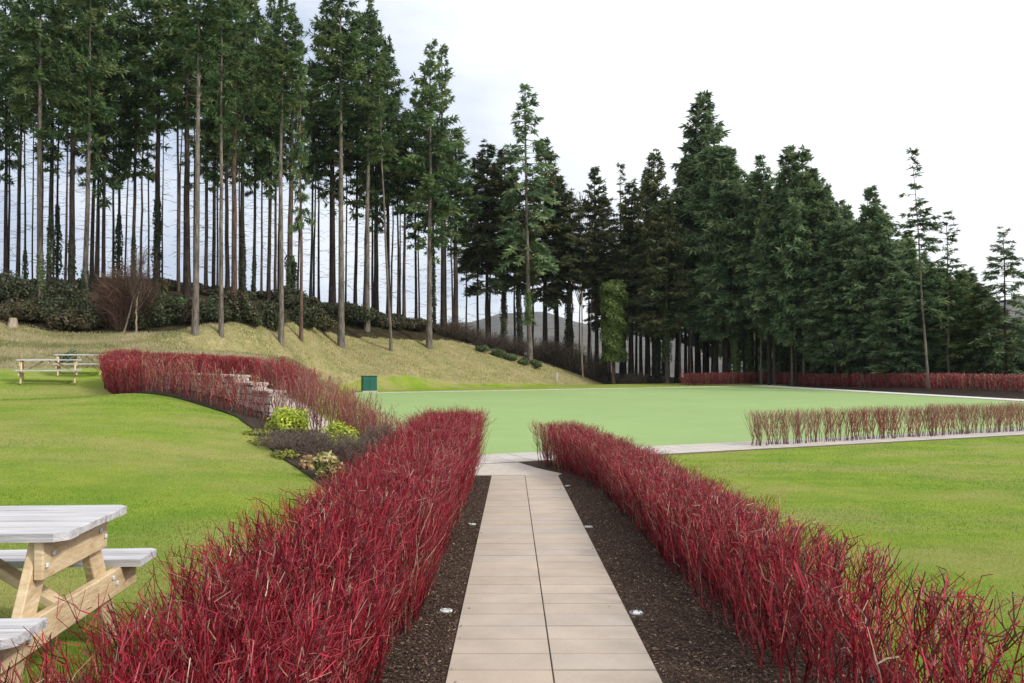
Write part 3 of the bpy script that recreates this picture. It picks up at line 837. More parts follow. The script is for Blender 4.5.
# ------------------------------------------------------------------ picnic tables
def rotm(axis_, ang): return Matrix.Rotation(ang, 3, axis_)
def picnic_table(loc, rz, label, group, length=1.8):
    """local x = long axis, y = across"""
    t = empty('picnic_table', loc, rz, label, 'picnic table', group)
    hl_ = length / 2; top = .75
    mb = MB(); w = .136; n = 5; th = .038
    for i in range(n):
        y = (i - 2) * (w + .008)
        if i in (0, 4):
            s = 1 if i == 4 else -1; c = .05
            yo, yi = y + s * w / 2, y - s * w / 2
            poly = [(-hl_, yi), (-hl_, yo - s * c), (-hl_ + c, yo), (hl_ - c, yo), (hl_, yo - s * c), (hl_, yi)]
            if s > 0: poly = poly[::-1]
            mb.prism(poly, top - th, top)
        else:
            mb.box((random.uniform(-.004, .004), y, top - th / 2), (length, w, th), bev=.004)
    tt = mb.build('tabletop', M['wood_weathered'], t)
    for s in (-1, 1):
        mb = MB()
        for k in (0, 1):
            y = s * (.50 + .14 * k + .0); c = .04 if k == 1 else 0
            y0, y1 = y, y + s * .134
            poly = [(-hl_, y0), (-hl_, y1 - s * c), (-hl_ + c, y1), (hl_ - c, y1), (hl_, y1 - s * c), (hl_, y0)]
            if s > 0: poly = poly[::-1]
            mb.prism(poly, .43 - .038, .43)
        mb.build('bench_seat', M['wood_weathered'], t)
    for e_ in (-1, 1):
        x = e_ * (hl_ - .17)
        mb = MB(); mb.box((x + e_ * .045, 0, top - th - .088), (.042, .66, .172), bev=.005)
        # lower, deeper apron board
        topb = mb.build('top_beam', M['wood_fresh'], t)
        mb = MB(); mb.box((x + e_ * .045, 0, .43 - .038 - .070), (.042, 1.44, .138), bev=.005)
        seatb = mb.build('seat_beam', M['wood_fresh'], t)
        for s in (-1, 1):
            p0 = Vector((x, s * .20, top - th)); p1 = Vector((x, s * .56, -.02))
            dv = p1 - p0; ln = dv.length; rot = dv.to_track_quat('Z', 'X').to_matrix()
            ang = math.atan2(dv.y, -dv.z)
            rot = rotm('X', ang)
            mb = MB(); mb.box((p0 + p1) / 2, (.044, .13, ln), rot=rot, bev=.005)
            mb.build('leg', M['wood_fresh'], t)
            bo = MB()
            for (yy, zz) in ((s * .24, top - .11), (s * .30, top - .15)):
                bo.box((x + e_ * .070, yy, zz), (.012, .024, .024), bev=.005)
            bo.build('bolt', M['steel'], topb); bo = MB()
            for (yy, zz) in ((s * .40, .36), (s * .45, .32)):
                bo.box((x + e_ * .070, yy, zz), (.012, .024, .024), bev=.005)
            bo.build('bolt', M['steel'], seatb)
        p0 = Vector((x - e_ * .02, 0, .34)); p1 = Vector((e_ * .16, 0, top - th - .02))
        dv = p1 - p0; ang = math.atan2(dv.x, dv.z)
        mb = MB(); mb.box((p0 + p1) / 2, (.042, .09, dv.length), rot=rotm('Y', ang), bev=.005)
        mb.build('brace', M['wood_fresh'], t)
    mb = MB(); mb.box((0, 0, top - th - .045), (.045, .62, .085), bev=.004); mb.build('centre_batten', M['wood_fresh'], t)
    return t
# long axis points to -x; right end near the hedge
tl = 1.8; ax = np.array([-.998, -.06]); ey = np.array([-.06, .998])
nc = np.array([-1.95, 3.62]); cen = nc + ax * tl / 2 + ey * .36
zt = .685
picnic_table((cen[0], cen[1], zt), math.atan2(ax[1], ax[0]) + math.pi, 'large picnic table with weathered top close behind the left hedge, cut by the frame', 'picnic tables', tl)
picnic_table((-14.55, 26.0, gzf(-14.55, 26.0)), R(27), 'nearer of the two small picnic tables on the far left lawn', 'picnic tables', 1.8)
picnic_table((-15.35, 29.4, gzf(-15.35, 29.4)), R(25), 'farther of the two small picnic tables, beside the curved hedge end', 'picnic tables', 1.65)

# ------------------------------------------------------------------ green cabinet
cb = at(369, 388.5, 54.0)
zc = gzf(cb[0], cb[1])
t = empty('utility_cabinet', (cb[0], cb[1], zc), R(22), 'small dark green metal cabinet on the grass strip behind the bowling green', 'cabinet')
mb = MB(); mb.box((0, 0, .52), (.92, .62, .96), bev=.015); mb.build('cabinet_body', M['green_paint'], t)
mb = MB(); mb.box((0, 0, .02), (.98, .68, .10), bev=.01); mb.build('plinth', M['kerb'], t)
mb = MB(); mb.box((0, 0, 1.02), (.98, .68, .05), bev=.012); mb.build('lid', M['dark_green_paint'], t)
mb = MB(); mb.box((-.225, -.322, .52), (.43, .02, .86), bev=.006); mb.build('door', M['green_paint'], t)
mb = MB(); mb.box((.225, -.322, .52), (.43, .02, .86), bev=.006); mb.build('door', M['green_paint'], t)

# ------------------------------------------------------------------ recessed ground lights
def ground_light(px, py, label):
    a, b = ray(px, py)
    # meet the sloping bed plane
    d = (.515 + .014 - CAM_Z) / (b + .0314)
    x = a * d
    t = empty('ground_light', (x, d, zp(x, d) + .012), 0, label, 'ground light', 'ground lights beside the path')
    t.rotation_euler = (-.0314, 0, 0)
    def disc(r0, r1, z0, z1, n=28):
        mb = MB(); v = []; f = []
        prof = [(r1, z0), (r1, z1 - .004), (r1 - .004, z1), (r0, z1), (r0, z1 - .003)]
        for (r_, z_) in prof:
            v += [(r_ * math.cos(2 * math.pi * i / n), r_ * math.sin(2 * math.pi * i / n), z_) for i in range(n)]
        for k in range(len(prof) - 1):
            for i in range(n): f.append((k * n + i, k * n + (i + 1) % n, (k + 1) * n + (i + 1) % n, (k + 1) * n + i))
        return mb.add(v, f)
    disc(.034, .048, -.03, .012).build('rim', M['steel'], t)
    mb = MB(); n = 28; v = [(0, 0, .013)] + [(.034 * math.cos(2 * math.pi * i / n), .034 * math.sin(2 * math.pi * i / n), .009) for i in range(n)]
    mb.add(v, [(0, 1 + i, 1 + (i + 1) % n) for i in range(n)]); mb.build('glass_lens', M['lens'], t, smooth=True)
ground_light(446, 611, 'nearest round ground light in the mulch left of the path')
ground_light(472, 524.5, 'farther round ground light in the mulch left of the path')
ground_light(636, 613, 'nearest round ground light in the mulch right of the path')
ground_light(588.5, 527, 'middle round ground light in the mulch right of the path')
ground_light(567.5, 486, 'farthest round ground light in the mulch right of the path')

# ------------------------------------------------------------------ foliage makers
def leaf_blob(n, size, shape, cols, seed, r=(1, 1, 1), hollow=.45, elong=1.6, up=.3, lumps=7, lump_r=.5, twigs=0, name='foliage', mat='leaves', flatb=True):
    """bush of leaf faces gathered on lumps inside an ellipsoid; returns mesh (base at z=0)"""
    g = np.random.default_rng(seed)
    r = np.array(r)
    lc = g.normal(0, 1, (lumps, 3)); lc /= np.linalg.norm(lc, axis=1, keepdims=True); lc *= (g.random((lumps, 1)) ** .4) * (1 - lump_r * .6)
    lc[:, 2] = np.abs(lc[:, 2]) * 1.0
    li = g.integers(0, lumps, n)
    d = g.normal(0, 1, (n, 3)); d /= np.linalg.norm(d, axis=1, keepdims=True)
    rr = hollow + (1 - hollow) * g.random((n, 1)) ** .6
    lr = lump_r * g.uniform(.7, 1.15, lumps)[li][:, None]
    P = lc[li] + d * rr * lr
    P = P * r; P[:, 2] += r[2] * .25
    if flatb: P[:, 2] = np.where(P[:, 2] < .02, g.random(n) * r[2] * .4, P[:, 2])
    nrm = d + g.normal(0, .6, (n, 3)); nrm[:, 2] += up; nrm /= np.linalg.norm(nrm, axis=1, keepdims=True)
    a = np.cross(nrm, g.normal(0, 1, (n, 3))); a /= np.linalg.norm(a, axis=1, keepdims=True); b = np.cross(nrm, a)
    s = size * g.uniform(.6, 1.3, (n, 1))
    V = np.stack([P - a * s * elong * .5, P + b * s * .42, P + a * s * elong * .5, P - b * s * .42], 1).reshape(-1, 3)
    F4 = np.arange(n * 4).reshape(n, 4)
    cols = np.array(cols); lt = g.uniform(.8, 1.2, lumps)
    ct = cols[g.integers(0, len(cols), n)] * g.uniform(.8, 1.2, (n, 1)) * lt[li][:, None]
    T = np.repeat(ct, 4, 0)
    return mesh_np(name, V, [F4], T)

def bush(loc, r, n, size, cols, label, seed, group=None, cat='shrub', name='shrub', stems=True, scol=(.06, .045, .03), **kw):
    t = empty(name, (loc[0], loc[1], loc[2]), random.uniform(0, 6.28), label, cat, group)
    me = leaf_blob(n, size, None, cols, seed, r, **kw)
    link('foliage', me, M['leaves'], t)
    if stems:
        g = np.random.default_rng(seed + 5); N = 14; K = 4; tt = np.linspace(0, 1, K)[None]
        an = g.random(N) * 6.28; sp = g.uniform(.1, .8, N)
        P = np.zeros((N, K, 3)); P[..., 0] = (np.cos(an) * sp * r[0])[:, None] * tt; P[..., 1] = (np.sin(an) * sp * r[1])[:, None] * tt; P[..., 2] = (g.uniform(.6, 1.1, N) * r[2])[:, None] * tt - .03
        P[:, 1:] += g.normal(0, .04 * r[0], (N, K - 1, 3))
        v, f, tn = tubes(P, np.full((N, 1), .012 * max(r[2], .3)) * np.array([1.4, 1, .7, .3])[None], 4, np.tile(np.array(scol), (N, 1)))
        link('stems', mesh_np('stems', v, [f], tn), M['twig'], t)
    return t

def twig_bush(loc, r, h, n, col, label, seed, group=None, rad=.004, cat='shrub', name='bare_shrub', kids=4):
    g = np.random.default_rng(seed); N = n; K = 4; tt = np.linspace(0, 1, K)[None]
    an = g.random(N) * 6.28; sp = g.random(N) ** .5 * r
    P = np.zeros((N, K, 3)); bx = np.cos(an) * sp; by = np.sin(an) * sp
    P[..., 0] = (bx * .45)[:, None] + (bx * .6)[:, None] * tt; P[..., 1] = (by * .45)[:, None] + (by * .6)[:, None] * tt
    hh = h * g.uniform(.6, 1.1, N) * (1 - .35 * (sp / r) ** 2); P[..., 2] = hh[:, None] * tt - .02
    P[:, 1:] += g.normal(0, .05 * h, (N, K - 1, 3))
    col = np.array(col)
    def tn(m): return col[g.integers(0, len(col), m)] * g.uniform(.6, 1.3, (m, 1))
    out = [tubes(P, rad * g.uniform(.7, 1.3, (N, 1)) * np.array([1.3, 1, .7, .4])[None], 3, tn(N))]
    for j in range(kids):
        f = g.integers(1, K, N); st = P[np.arange(N), f]; ln = h * g.uniform(.15, .4, N); a = g.random(N) * 6.28; t2 = np.linspace(0, 1, 3)[None]
        Q = np.zeros((N, 3, 3)); Q[..., 0] = st[:, :1] + (np.cos(a) * ln * .7)[:, None] * t2; Q[..., 1] = st[:, 1:2] + (np.sin(a) * ln * .7)[:, None] * t2; Q[..., 2] = st[:, 2:] + (ln * g.uniform(0, .8, N))[:, None] * t2
        Q[:, 1:] += g.normal(0, .02 * h, (N, 2, 3))
        out.append(tubes(Q, rad * .6 * g.uniform(.7, 1.2, (N, 1)) * np.array([1, .8, .5])[None], 3, tn(N)))
    V, Fc, Tn, off = [], [], [], 0
    for v, f, t_ in out: V.append(v); Fc.append(f + off); Tn.append(t_); off += len(v)
    me = mesh_np(name, np.concatenate(V), [np.concatenate(Fc)], np.concatenate(Tn))
    return tag(link(name, me, M['twig'], None, loc), label, cat, group)

# ------------------------------------------------------------------ planting bed shrubs
YG = [(.33, .42, .035), (.45, .50, .05), (.22, .33, .03), (.52, .50, .08)]
CRM = [(.52, .46, .20), (.38, .34, .12), (.20, .24, .06), (.60, .50, .26), (.35, .18, .09)]
def gl(px, py, d):
    p = at(px, py, d); return (p[0], p[1], gzf(p[0], p[1]))
def sit(x, y): return (x, y, gzf(x, y) + .01)
bush(sit(-4.12, 15.4), (.45, .40, .43), 6000, .040, YG, 'rounded yellow-green evergreen shrub, leftmost in the planting bed', 11, 'yellow-green shrubs in the bed', lumps=22, lump_r=.5, elong=1.8)
bush(sit(-3.06, 14.6), (.33, .30, .35), 4600, .038, YG, 'smaller yellow-topped shrub behind the dark twiggy mat', 12, 'yellow-green shrubs in the bed', lumps=18, lump_r=.5, elong=1.8)
bush(sit(-2.05, 14.3), (.28, .26, .22), 700, .05, YG[:3], 'low pale green shrub half hidden behind the left hedge', 13, 'yellow-green shrubs in the bed', lumps=8, lump_r=.45)
bush(sit(-2.40, 10.9), (.30, .27, .28), 1100, .052, CRM, 'cream and yellow variegated shrub with fresh leaf tips beside the left hedge', 14, 'variegated shrubs in the bed', lumps=12, lump_r=.35, elong=2.2)
bush(sit(-2.78, 11.6), (.24, .20, .19), 520, .048, CRM[3:] + [(.30, .20, .10)], 'bronze tinged variegated shrub at the lawn edge', 15, 'variegated shrubs in the bed', lumps=8, lump_r=.38, elong=2.2)
DK = [(.12, .085, .07), (.17, .12, .10), (.07, .055, .045), (.20, .16, .13)]
for k, (x, y, r_, h_, lb) in enumerate([(-3.45, 13.2, .60, .36, 'dark bare twiggy shrub at the lawn side below the yellow shrub'), (-2.85, 13.0, .65, .40, 'dark bare twiggy shrub in the middle of the planting bed'),
                                        (-2.25, 12.8, .60, .46, 'grey brown twiggy shrub nearest the left hedge'), (-2.35, 14.9, .4, .55, 'tall thin twiggy shrub behind the dark mat')]):
    twig_bush(sit(x, y), r_, h_, 420, DK, lb, 30 + k, 'dark twiggy shrubs in the bed', rad=.0036, kids=5)
for k, (x, y, lb) in enumerate([(-4.35, 14.3, 'flat yellow-green ground plant at the lawn edge, farthest of three'), (-4.05, 13.4, 'flat yellow-green ground plant at the lawn edge, middle of three'), (-3.45, 12.5, 'flat mossy ground plant at the lawn edge, nearest of three')]):
    bush(sit(x, y), (.34, .26, .07), 420, .04, [(.20, .22, .03), (.12, .13, .03), (.30, .30, .05)], lb, 50 + k, 'low ground plants in the bed', cat='plant', name='ground_plant', stems=False, lumps=9, lump_r=.5)

# ------------------------------------------------------------------ conifers
def crown_mesh(seed, L=12.0, Rm=2.6, n=150, profile='cone', droop=.25, dens=1.0, top_sparse=.0, clusters=0, cols=None, sz=1.0, gap=.0, upw=.35, bare=.25, hang=.32):
    g = np.random.default_rng(seed)
    cols = np.array(cols if cols is not None else [(.040, .072, .034), (.055, .092, .040), (.030, .058, .030), (.070, .100, .045)])
    Vb = []; pts = []; dirs = []; tl_ = []; wid = []; tc_ = []
    BP = []; BR = []
    nb_ = n
    ts = np.sort(g.random(nb_) ** .92)
    # whorl grouping and gaps
    ts = np.round(ts * L / .42) * .42 / L + g.normal(0, .008, nb_)
    ts = np.clip(ts, 0, .995)
    for i in range(nb_):
        t = ts[i]
        if profile == 'cone': rad = Rm * (1 - t) ** .66 * min(1, .45 + t * 3.5)
        elif profile == 'oval': rad = Rm * min(1, (1 - t) * 2.0) ** .8 * (0.72 + .28 * math.sin(t * 3.1)) * (.35 + .65 * min(1, t * 3.5))
        elif profile == 'ragged': rad = Rm * min(1, (1 - t) * 1.6) ** .8 * (.55 + .45 * abs(math.sin(t * 9 + seed)))
        else: rad = Rm * (1 - t) ** .55 * .9                      # thin, wispy
        ln = max(.25, rad * g.uniform(.55, 1.12))
        if g.random() < gap: ln *= .35
        az = g.random() * 2 * np.pi
        if profile == 'wispy':
            az = g.normal(0.4, 1.5)
        K = 5; s = np.linspace(0, 1, K)
        rise = upw * (1.2 if t > .75 else (t * 1.1 - .15))
        z = t * L + ln * (rise * s - droop * s ** 2 * (1.2 - t) + .12 * s ** 4)
        d = np.array([math.cos(az), math.sin(az)])
        P = np.stack([d[0] * ln * s, d[1] * ln * s, z], 1)
        P[1:, :2] += g.normal(0, .05 * ln, (K - 1, 2))
        BP.append(P); BR.append(np.array([.035, .026, .018, .011, .005]) * (.5 + ln / 3.0))
        # sprays
        nn = max(3, int(ln / .115 * dens))
        ss = bare + (1 - bare) * g.random(nn) ** .8
        ss = np.append(ss, 1.0)
        i0 = np.clip((ss * (K - 1)).astype(int), 0, K - 2); fr = ss * (K - 1) - i0
        B = P[i0] * (1 - fr)[:, None] + P[i0 + 1] * fr[:, None]
        k = 5
        B = np.repeat(B, k, 0); m = len(B)
        side = g.choice([-1, 1], m)
        aa = az + side * g.uniform(.15, 1.45, m)
        tl2 = g.uniform(.34, .78, m) * sz * (.6 + .4 * min(1.0, ln / 2))
        dz = g.normal(-hang, .36, m) + (.25 if t > .8 else 0)
        dirv = np.stack([np.cos(aa), np.sin(aa), dz], 1)
        dirv /= np.linalg.norm(dirv, axis=1, keepdims=True)
        pts.append(B + g.normal(0, .05, (m, 3))); dirs.append(dirv); tl_.append(tl2)
        c = cols[g.integers(0, len(cols))] * g.uniform(.75, 1.25)
        tc_.append(np.tile(c, (m, 1)) * g.uniform(.82, 1.2, (m, 1)))
    P = np.concatenate(pts); Dv = np.concatenate(dirs); Ln = np.concatenate(tl_)[:, None]; Tn = np.concatenate(tc_)
    n_ = len(P)
    up = np.tile(np.array([0, 0, 1.]), (n_, 1)) + g.normal(0, .55, (n_, 3))
    sd = np.cross(Dv, up); sd /= np.linalg.norm(sd, axis=1, keepdims=True)
    w = g.uniform(.042, .085, (n_, 1)) * sz
    V = np.stack([P, P + Dv * Ln * .45 + sd * w, P + Dv * Ln, P + Dv * Ln * .45 - sd * w], 1).reshape(-1, 3)
    F4 = np.arange(n_ * 4).reshape(n_, 4)
    T = np.repeat(Tn, 4, 0)
    v, f, tn = tubes(np.array(BP), np.array(BR), 3, np.tile(np.array([.045, .034, .027]), (len(BP), 1)))
    me = mesh_np('crown', np.concatenate([V, v]), [F4, f + len(V)], np.concatenate([T, tn]))
    me.materials.append(M['needles'])
    return me, L, Rm

GRN = [(.100, .165, .066), (.14, .21, .082), (.072, .130, .056), (.18, .235, .10)]
BLU = [(.145, .215, .105), (.19, .265, .13), (.105, .170, .085), (.23, .295, .15)]
BRN = [(.100, .130, .060), (.14, .155, .068), (.075, .105, .050), (.175, .175, .08)]
YEL = [(.15, .20, .065), (.19, .24, .08), (.11, .165, .06)]
PROTO = {
    'fir': [crown_mesh(s, 13, 2.7, 150, 'oval', .22, 1.0, cols=GRN, gap=.22, hang=.14) for s in (1, 2, 3, 4, 5)],
    'ragged': [crown_mesh(s, 13, 2.7, 115, 'ragged', .2, .95, cols=GRN, gap=.2, hang=.14) for s in (11, 12, 13)],
    'cone': [crown_mesh(s, 14, 3.4, 240, 'cone', .3, 1.0, cols=BLU, sz=1.1) for s in (21, 22, 23, 24)],
    'brown': [crown_mesh(s, 13, 3.0, 200, 'cone', .3, 1.0, cols=BRN, gap=.08) for s in (31, 32, 33)],
    'sparse': [crown_mesh(s, 14, 3.2, 120, 'cone', .5, .75, cols=BLU, gap=.05, upw=.1, bare=.35) for s in (41, 42)],
    'wispy': [crown_mesh(s, 14, 2.2, 75, 'wispy', .3, .8, cols=GRN, gap=.2) for s in (51, 52)],
    'yellow': [crown_mesh(s, 13, 3.2, 210, 'cone', .3, 1.0, cols=YEL, sz=1.1) for s in (61,)],
}
def twigs_mesh(seed, L=10.0, n=30, r=1.4):
    """dead side twigs on the bare part of a trunk"""
    g = np.random.default_rng(seed); K = 4; s = np.linspace(0, 1, K)[None]
    az = g.random(n) * 6.28; ln = g.uniform(.3, 1, n) * r; z0 = L * g.random(n) ** .8
    P = np.zeros((n, K, 3)); P[..., 0] = (np.cos(az) * ln)[:, None] * s; P[..., 1] = (np.sin(az) * ln)[:, None] * s
    P[..., 2] = z0[:, None] + (ln * g.uniform(-.45, .25, n))[:, None] * s ** 1.4
    P[:, 1:] += g.normal(0, .04, (n, K - 1, 3))
    v, f, tn = tubes(P, np.array([.020, .014, .010, .005])[None] * g.uniform(.6, 1.2, (n, 1)), 3, np.tile(np.array([.07, .055, .048]), (n, 1)))
    st = P[np.arange(n), 2]; a = az + g.normal(0, .8, n); l2 = ln * .4
    Q = np.zeros((n, 3, 3)); s3 = np.linspace(0, 1, 3)[None]
    Q[..., 0] = st[:, :1] + (np.cos(a) * l2)[:, None] * s3; Q[..., 1] = st[:, 1:2] + (np.sin(a) * l2)[:, None] * s3; Q[..., 2] = st[:, 2:] + (l2 * g.uniform(-.5, .3, n))[:, None] * s3
    v2, f2, t2 = tubes(Q, np.full((n, 1), .009) * np.array([1, .8, .5])[None], 3, np.tile(np.array([.07, .055, .048]), (n, 1)))
    me = mesh_np('dead_twigs', np.concatenate([v, v2]), [f, f2 + len(v)], np.concatenate([tn, t2])); me.materials.append(M['twig'])
    return me
TWIGS = [twigs_mesh(s) for s in (1, 2, 3, 4)]
def ivy_mesh(seed, L, r0, r1, n, cols=None, size=.15, taper=.75, follow=None):
    g = np.random.default_rng(seed); z = L * g.random(n) ** .9; az = g.random(n) * 6.28
    lump = 1 + .22 * np.sin(z * 2.3 + az * 2 + seed) + .15 * np.sin(z * 5 + az * 3)
    rr = (r0 + (r1 - r0) * (z / L) ** taper) * lump * g.uniform(.78, 1.1, n)
    P = np.stack([np.cos(az) * rr, np.sin(az) * rr, z], 1)
    if follow:
        P[:, 0] += np.interp(z + follow[3], follow[0], follow[1]); P[:, 1] += np.interp(z + follow[3], follow[0], follow[2])
    nrm = np.stack([np.cos(az), np.sin(az), np.full(n, .35)], 1) + g.normal(0, .45, (n, 3)); nrm /= np.linalg.norm(nrm, axis=1, keepdims=True)
    a = np.cross(nrm, g.normal(0, 1, (n, 3))); a /= np.linalg.norm(a, axis=1, keepdims=True); b = np.cross(nrm, a)
    s = size * g.uniform(.6, 1.2, (n, 1))
    V = np.stack([P - a * s * .6, P + b * s * .5, P + a * s * .6, P - b * s * .5], 1).reshape(-1, 3)
    cols = np.array(cols or [(.05, .085, .022), (.075, .115, .030), (.035, .065, .02)])
    T = np.repeat(cols[g.integers(0, len(cols), n)] * g.uniform(.7, 1.3, (n, 1)), 4, 0)
    me = mesh_np('ivy', V, [np.arange(n * 4).reshape(n, 4)], T); me.materials.append(M['leaves'])
    return me
IVY_DARK = [(.028, .045, .014), (.040, .060, .018), (.02, .034, .012)]
IVY_BRIGHT = [(.085, .14, .03), (.12, .18, .04), (.06, .11, .03)]

def trunk_mesh(H, r0, seed, bend=.07, sides=9, top=.12, flare=1.25):
    g = np.random.default_rng(seed); K = 12; z = np.linspace(0, H, K)
    wx = np.cumsum(g.normal(0, bend, K)) * .35; wy = np.cumsum(g.normal(0, bend, K)) * .35; wx -= wx[0]; wy -= wy[0]
    P = np.stack([wx, wy, z], 1)[None]
    t = z / H; rad = r0 * ((1 - t) ** .8 * (1 - top) + top * .25)
    rad[0] *= flare; rad[1] *= 1.03
    P[0, 0, 2] -= .35
    v, f, _ = tubes(P, rad[None], sides)
    me = mesh_np('trunk', v, [f], smooth=True)
    return me, wx, wy, z

TREE_N = [0]
def conifer(px, d, w, top, cb, cr, kind='fir', bark='dark', lean=0.0, ivy=None, twigs=True, label='', group=None, base_py=None, x=None, cat='conifer', name='conifer_tree', crown=True, ct=None):
    """px: trunk at its foot in the picture; d: distance; w: trunk width px; top, cb: rows of the tip and of the lowest foliage; cr: crown half width px"""
    i = TREE_N[0]; TREE_N[0] += 1
    X0 = (px - CX) / F_PX * d
    z0 = gzf(X0, d)
    ztop = at(px, top, d)[2]; zcb = at(px, cb, d)[2]
    H = max(2.0, ztop - z0)
    root = empty(name, (X0, d, z0), 0, label, cat, group)
    root.rotation_euler = (0, lean, 0)
    me, wx, wy, zz = trunk_mesh(H * (1.0 if crown else 1), max(.09, w * d / F_PX / 2 * 1.0), 500 + i, top=.12 if crown else .8)
    trunk = link('trunk', me, M['bark_' + bark], root)
    if crown:
        lst = PROTO[kind]; cm, L, Rm = lst[i % len(lst)]
        hc = max(1.0, ztop - zcb)
        zl = max(.2, zcb - z0)
        o = link('crown', cm, None, root)
        f = zl / H; o.location = (float(np.interp(zl, zz, wx)) * .8, float(np.interp(zl, zz, wy)) * .8, zl)
        sr = cr * d / F_PX / Rm
        o.scale = (sr, sr, hc / L)
        o.rotation_euler = (0, 0, (i * 2.399) % 6.283)
        if kind == 'wispy': o.rotation_euler = (0, 0, 0)
        if twigs and zl > 3:
            o2 = link('dead_twigs', TWIGS[i % 4], None, trunk); o2.scale = (.9, .9, (zl * .82) / 10.0); o2.location = (0, 0, zl * .16); o2.rotation_euler = (0, 0, i * 1.7)
    if ivy:
        y0, y1, r0p, r1p = ivy[:4]; cols = ivy[4] if len(ivy) > 4 else None
        za = max(0, at(px, y1, d)[2] - z0); zb_ = at(px, y0, d)[2] - z0
        Lh = max(.6, zb_ - za); kf = .72 if cols is IVY_DARK else .9; r0_ = max(r0p * kf, w * .62) * d / F_PX; r1_ = r1p * kf * d / F_PX
        n = int(min(5200, max(500, Lh * (r0_ + r1_) * 3.1 * 150)))
        o3 = link('ivy', ivy_mesh(800 + i, Lh, r0_, r1_, n, cols, size=.13 if n < 5000 else .16, follow=(zz, wx, wy, za)), None, trunk); o3.location = (0, 0, za)
    return root

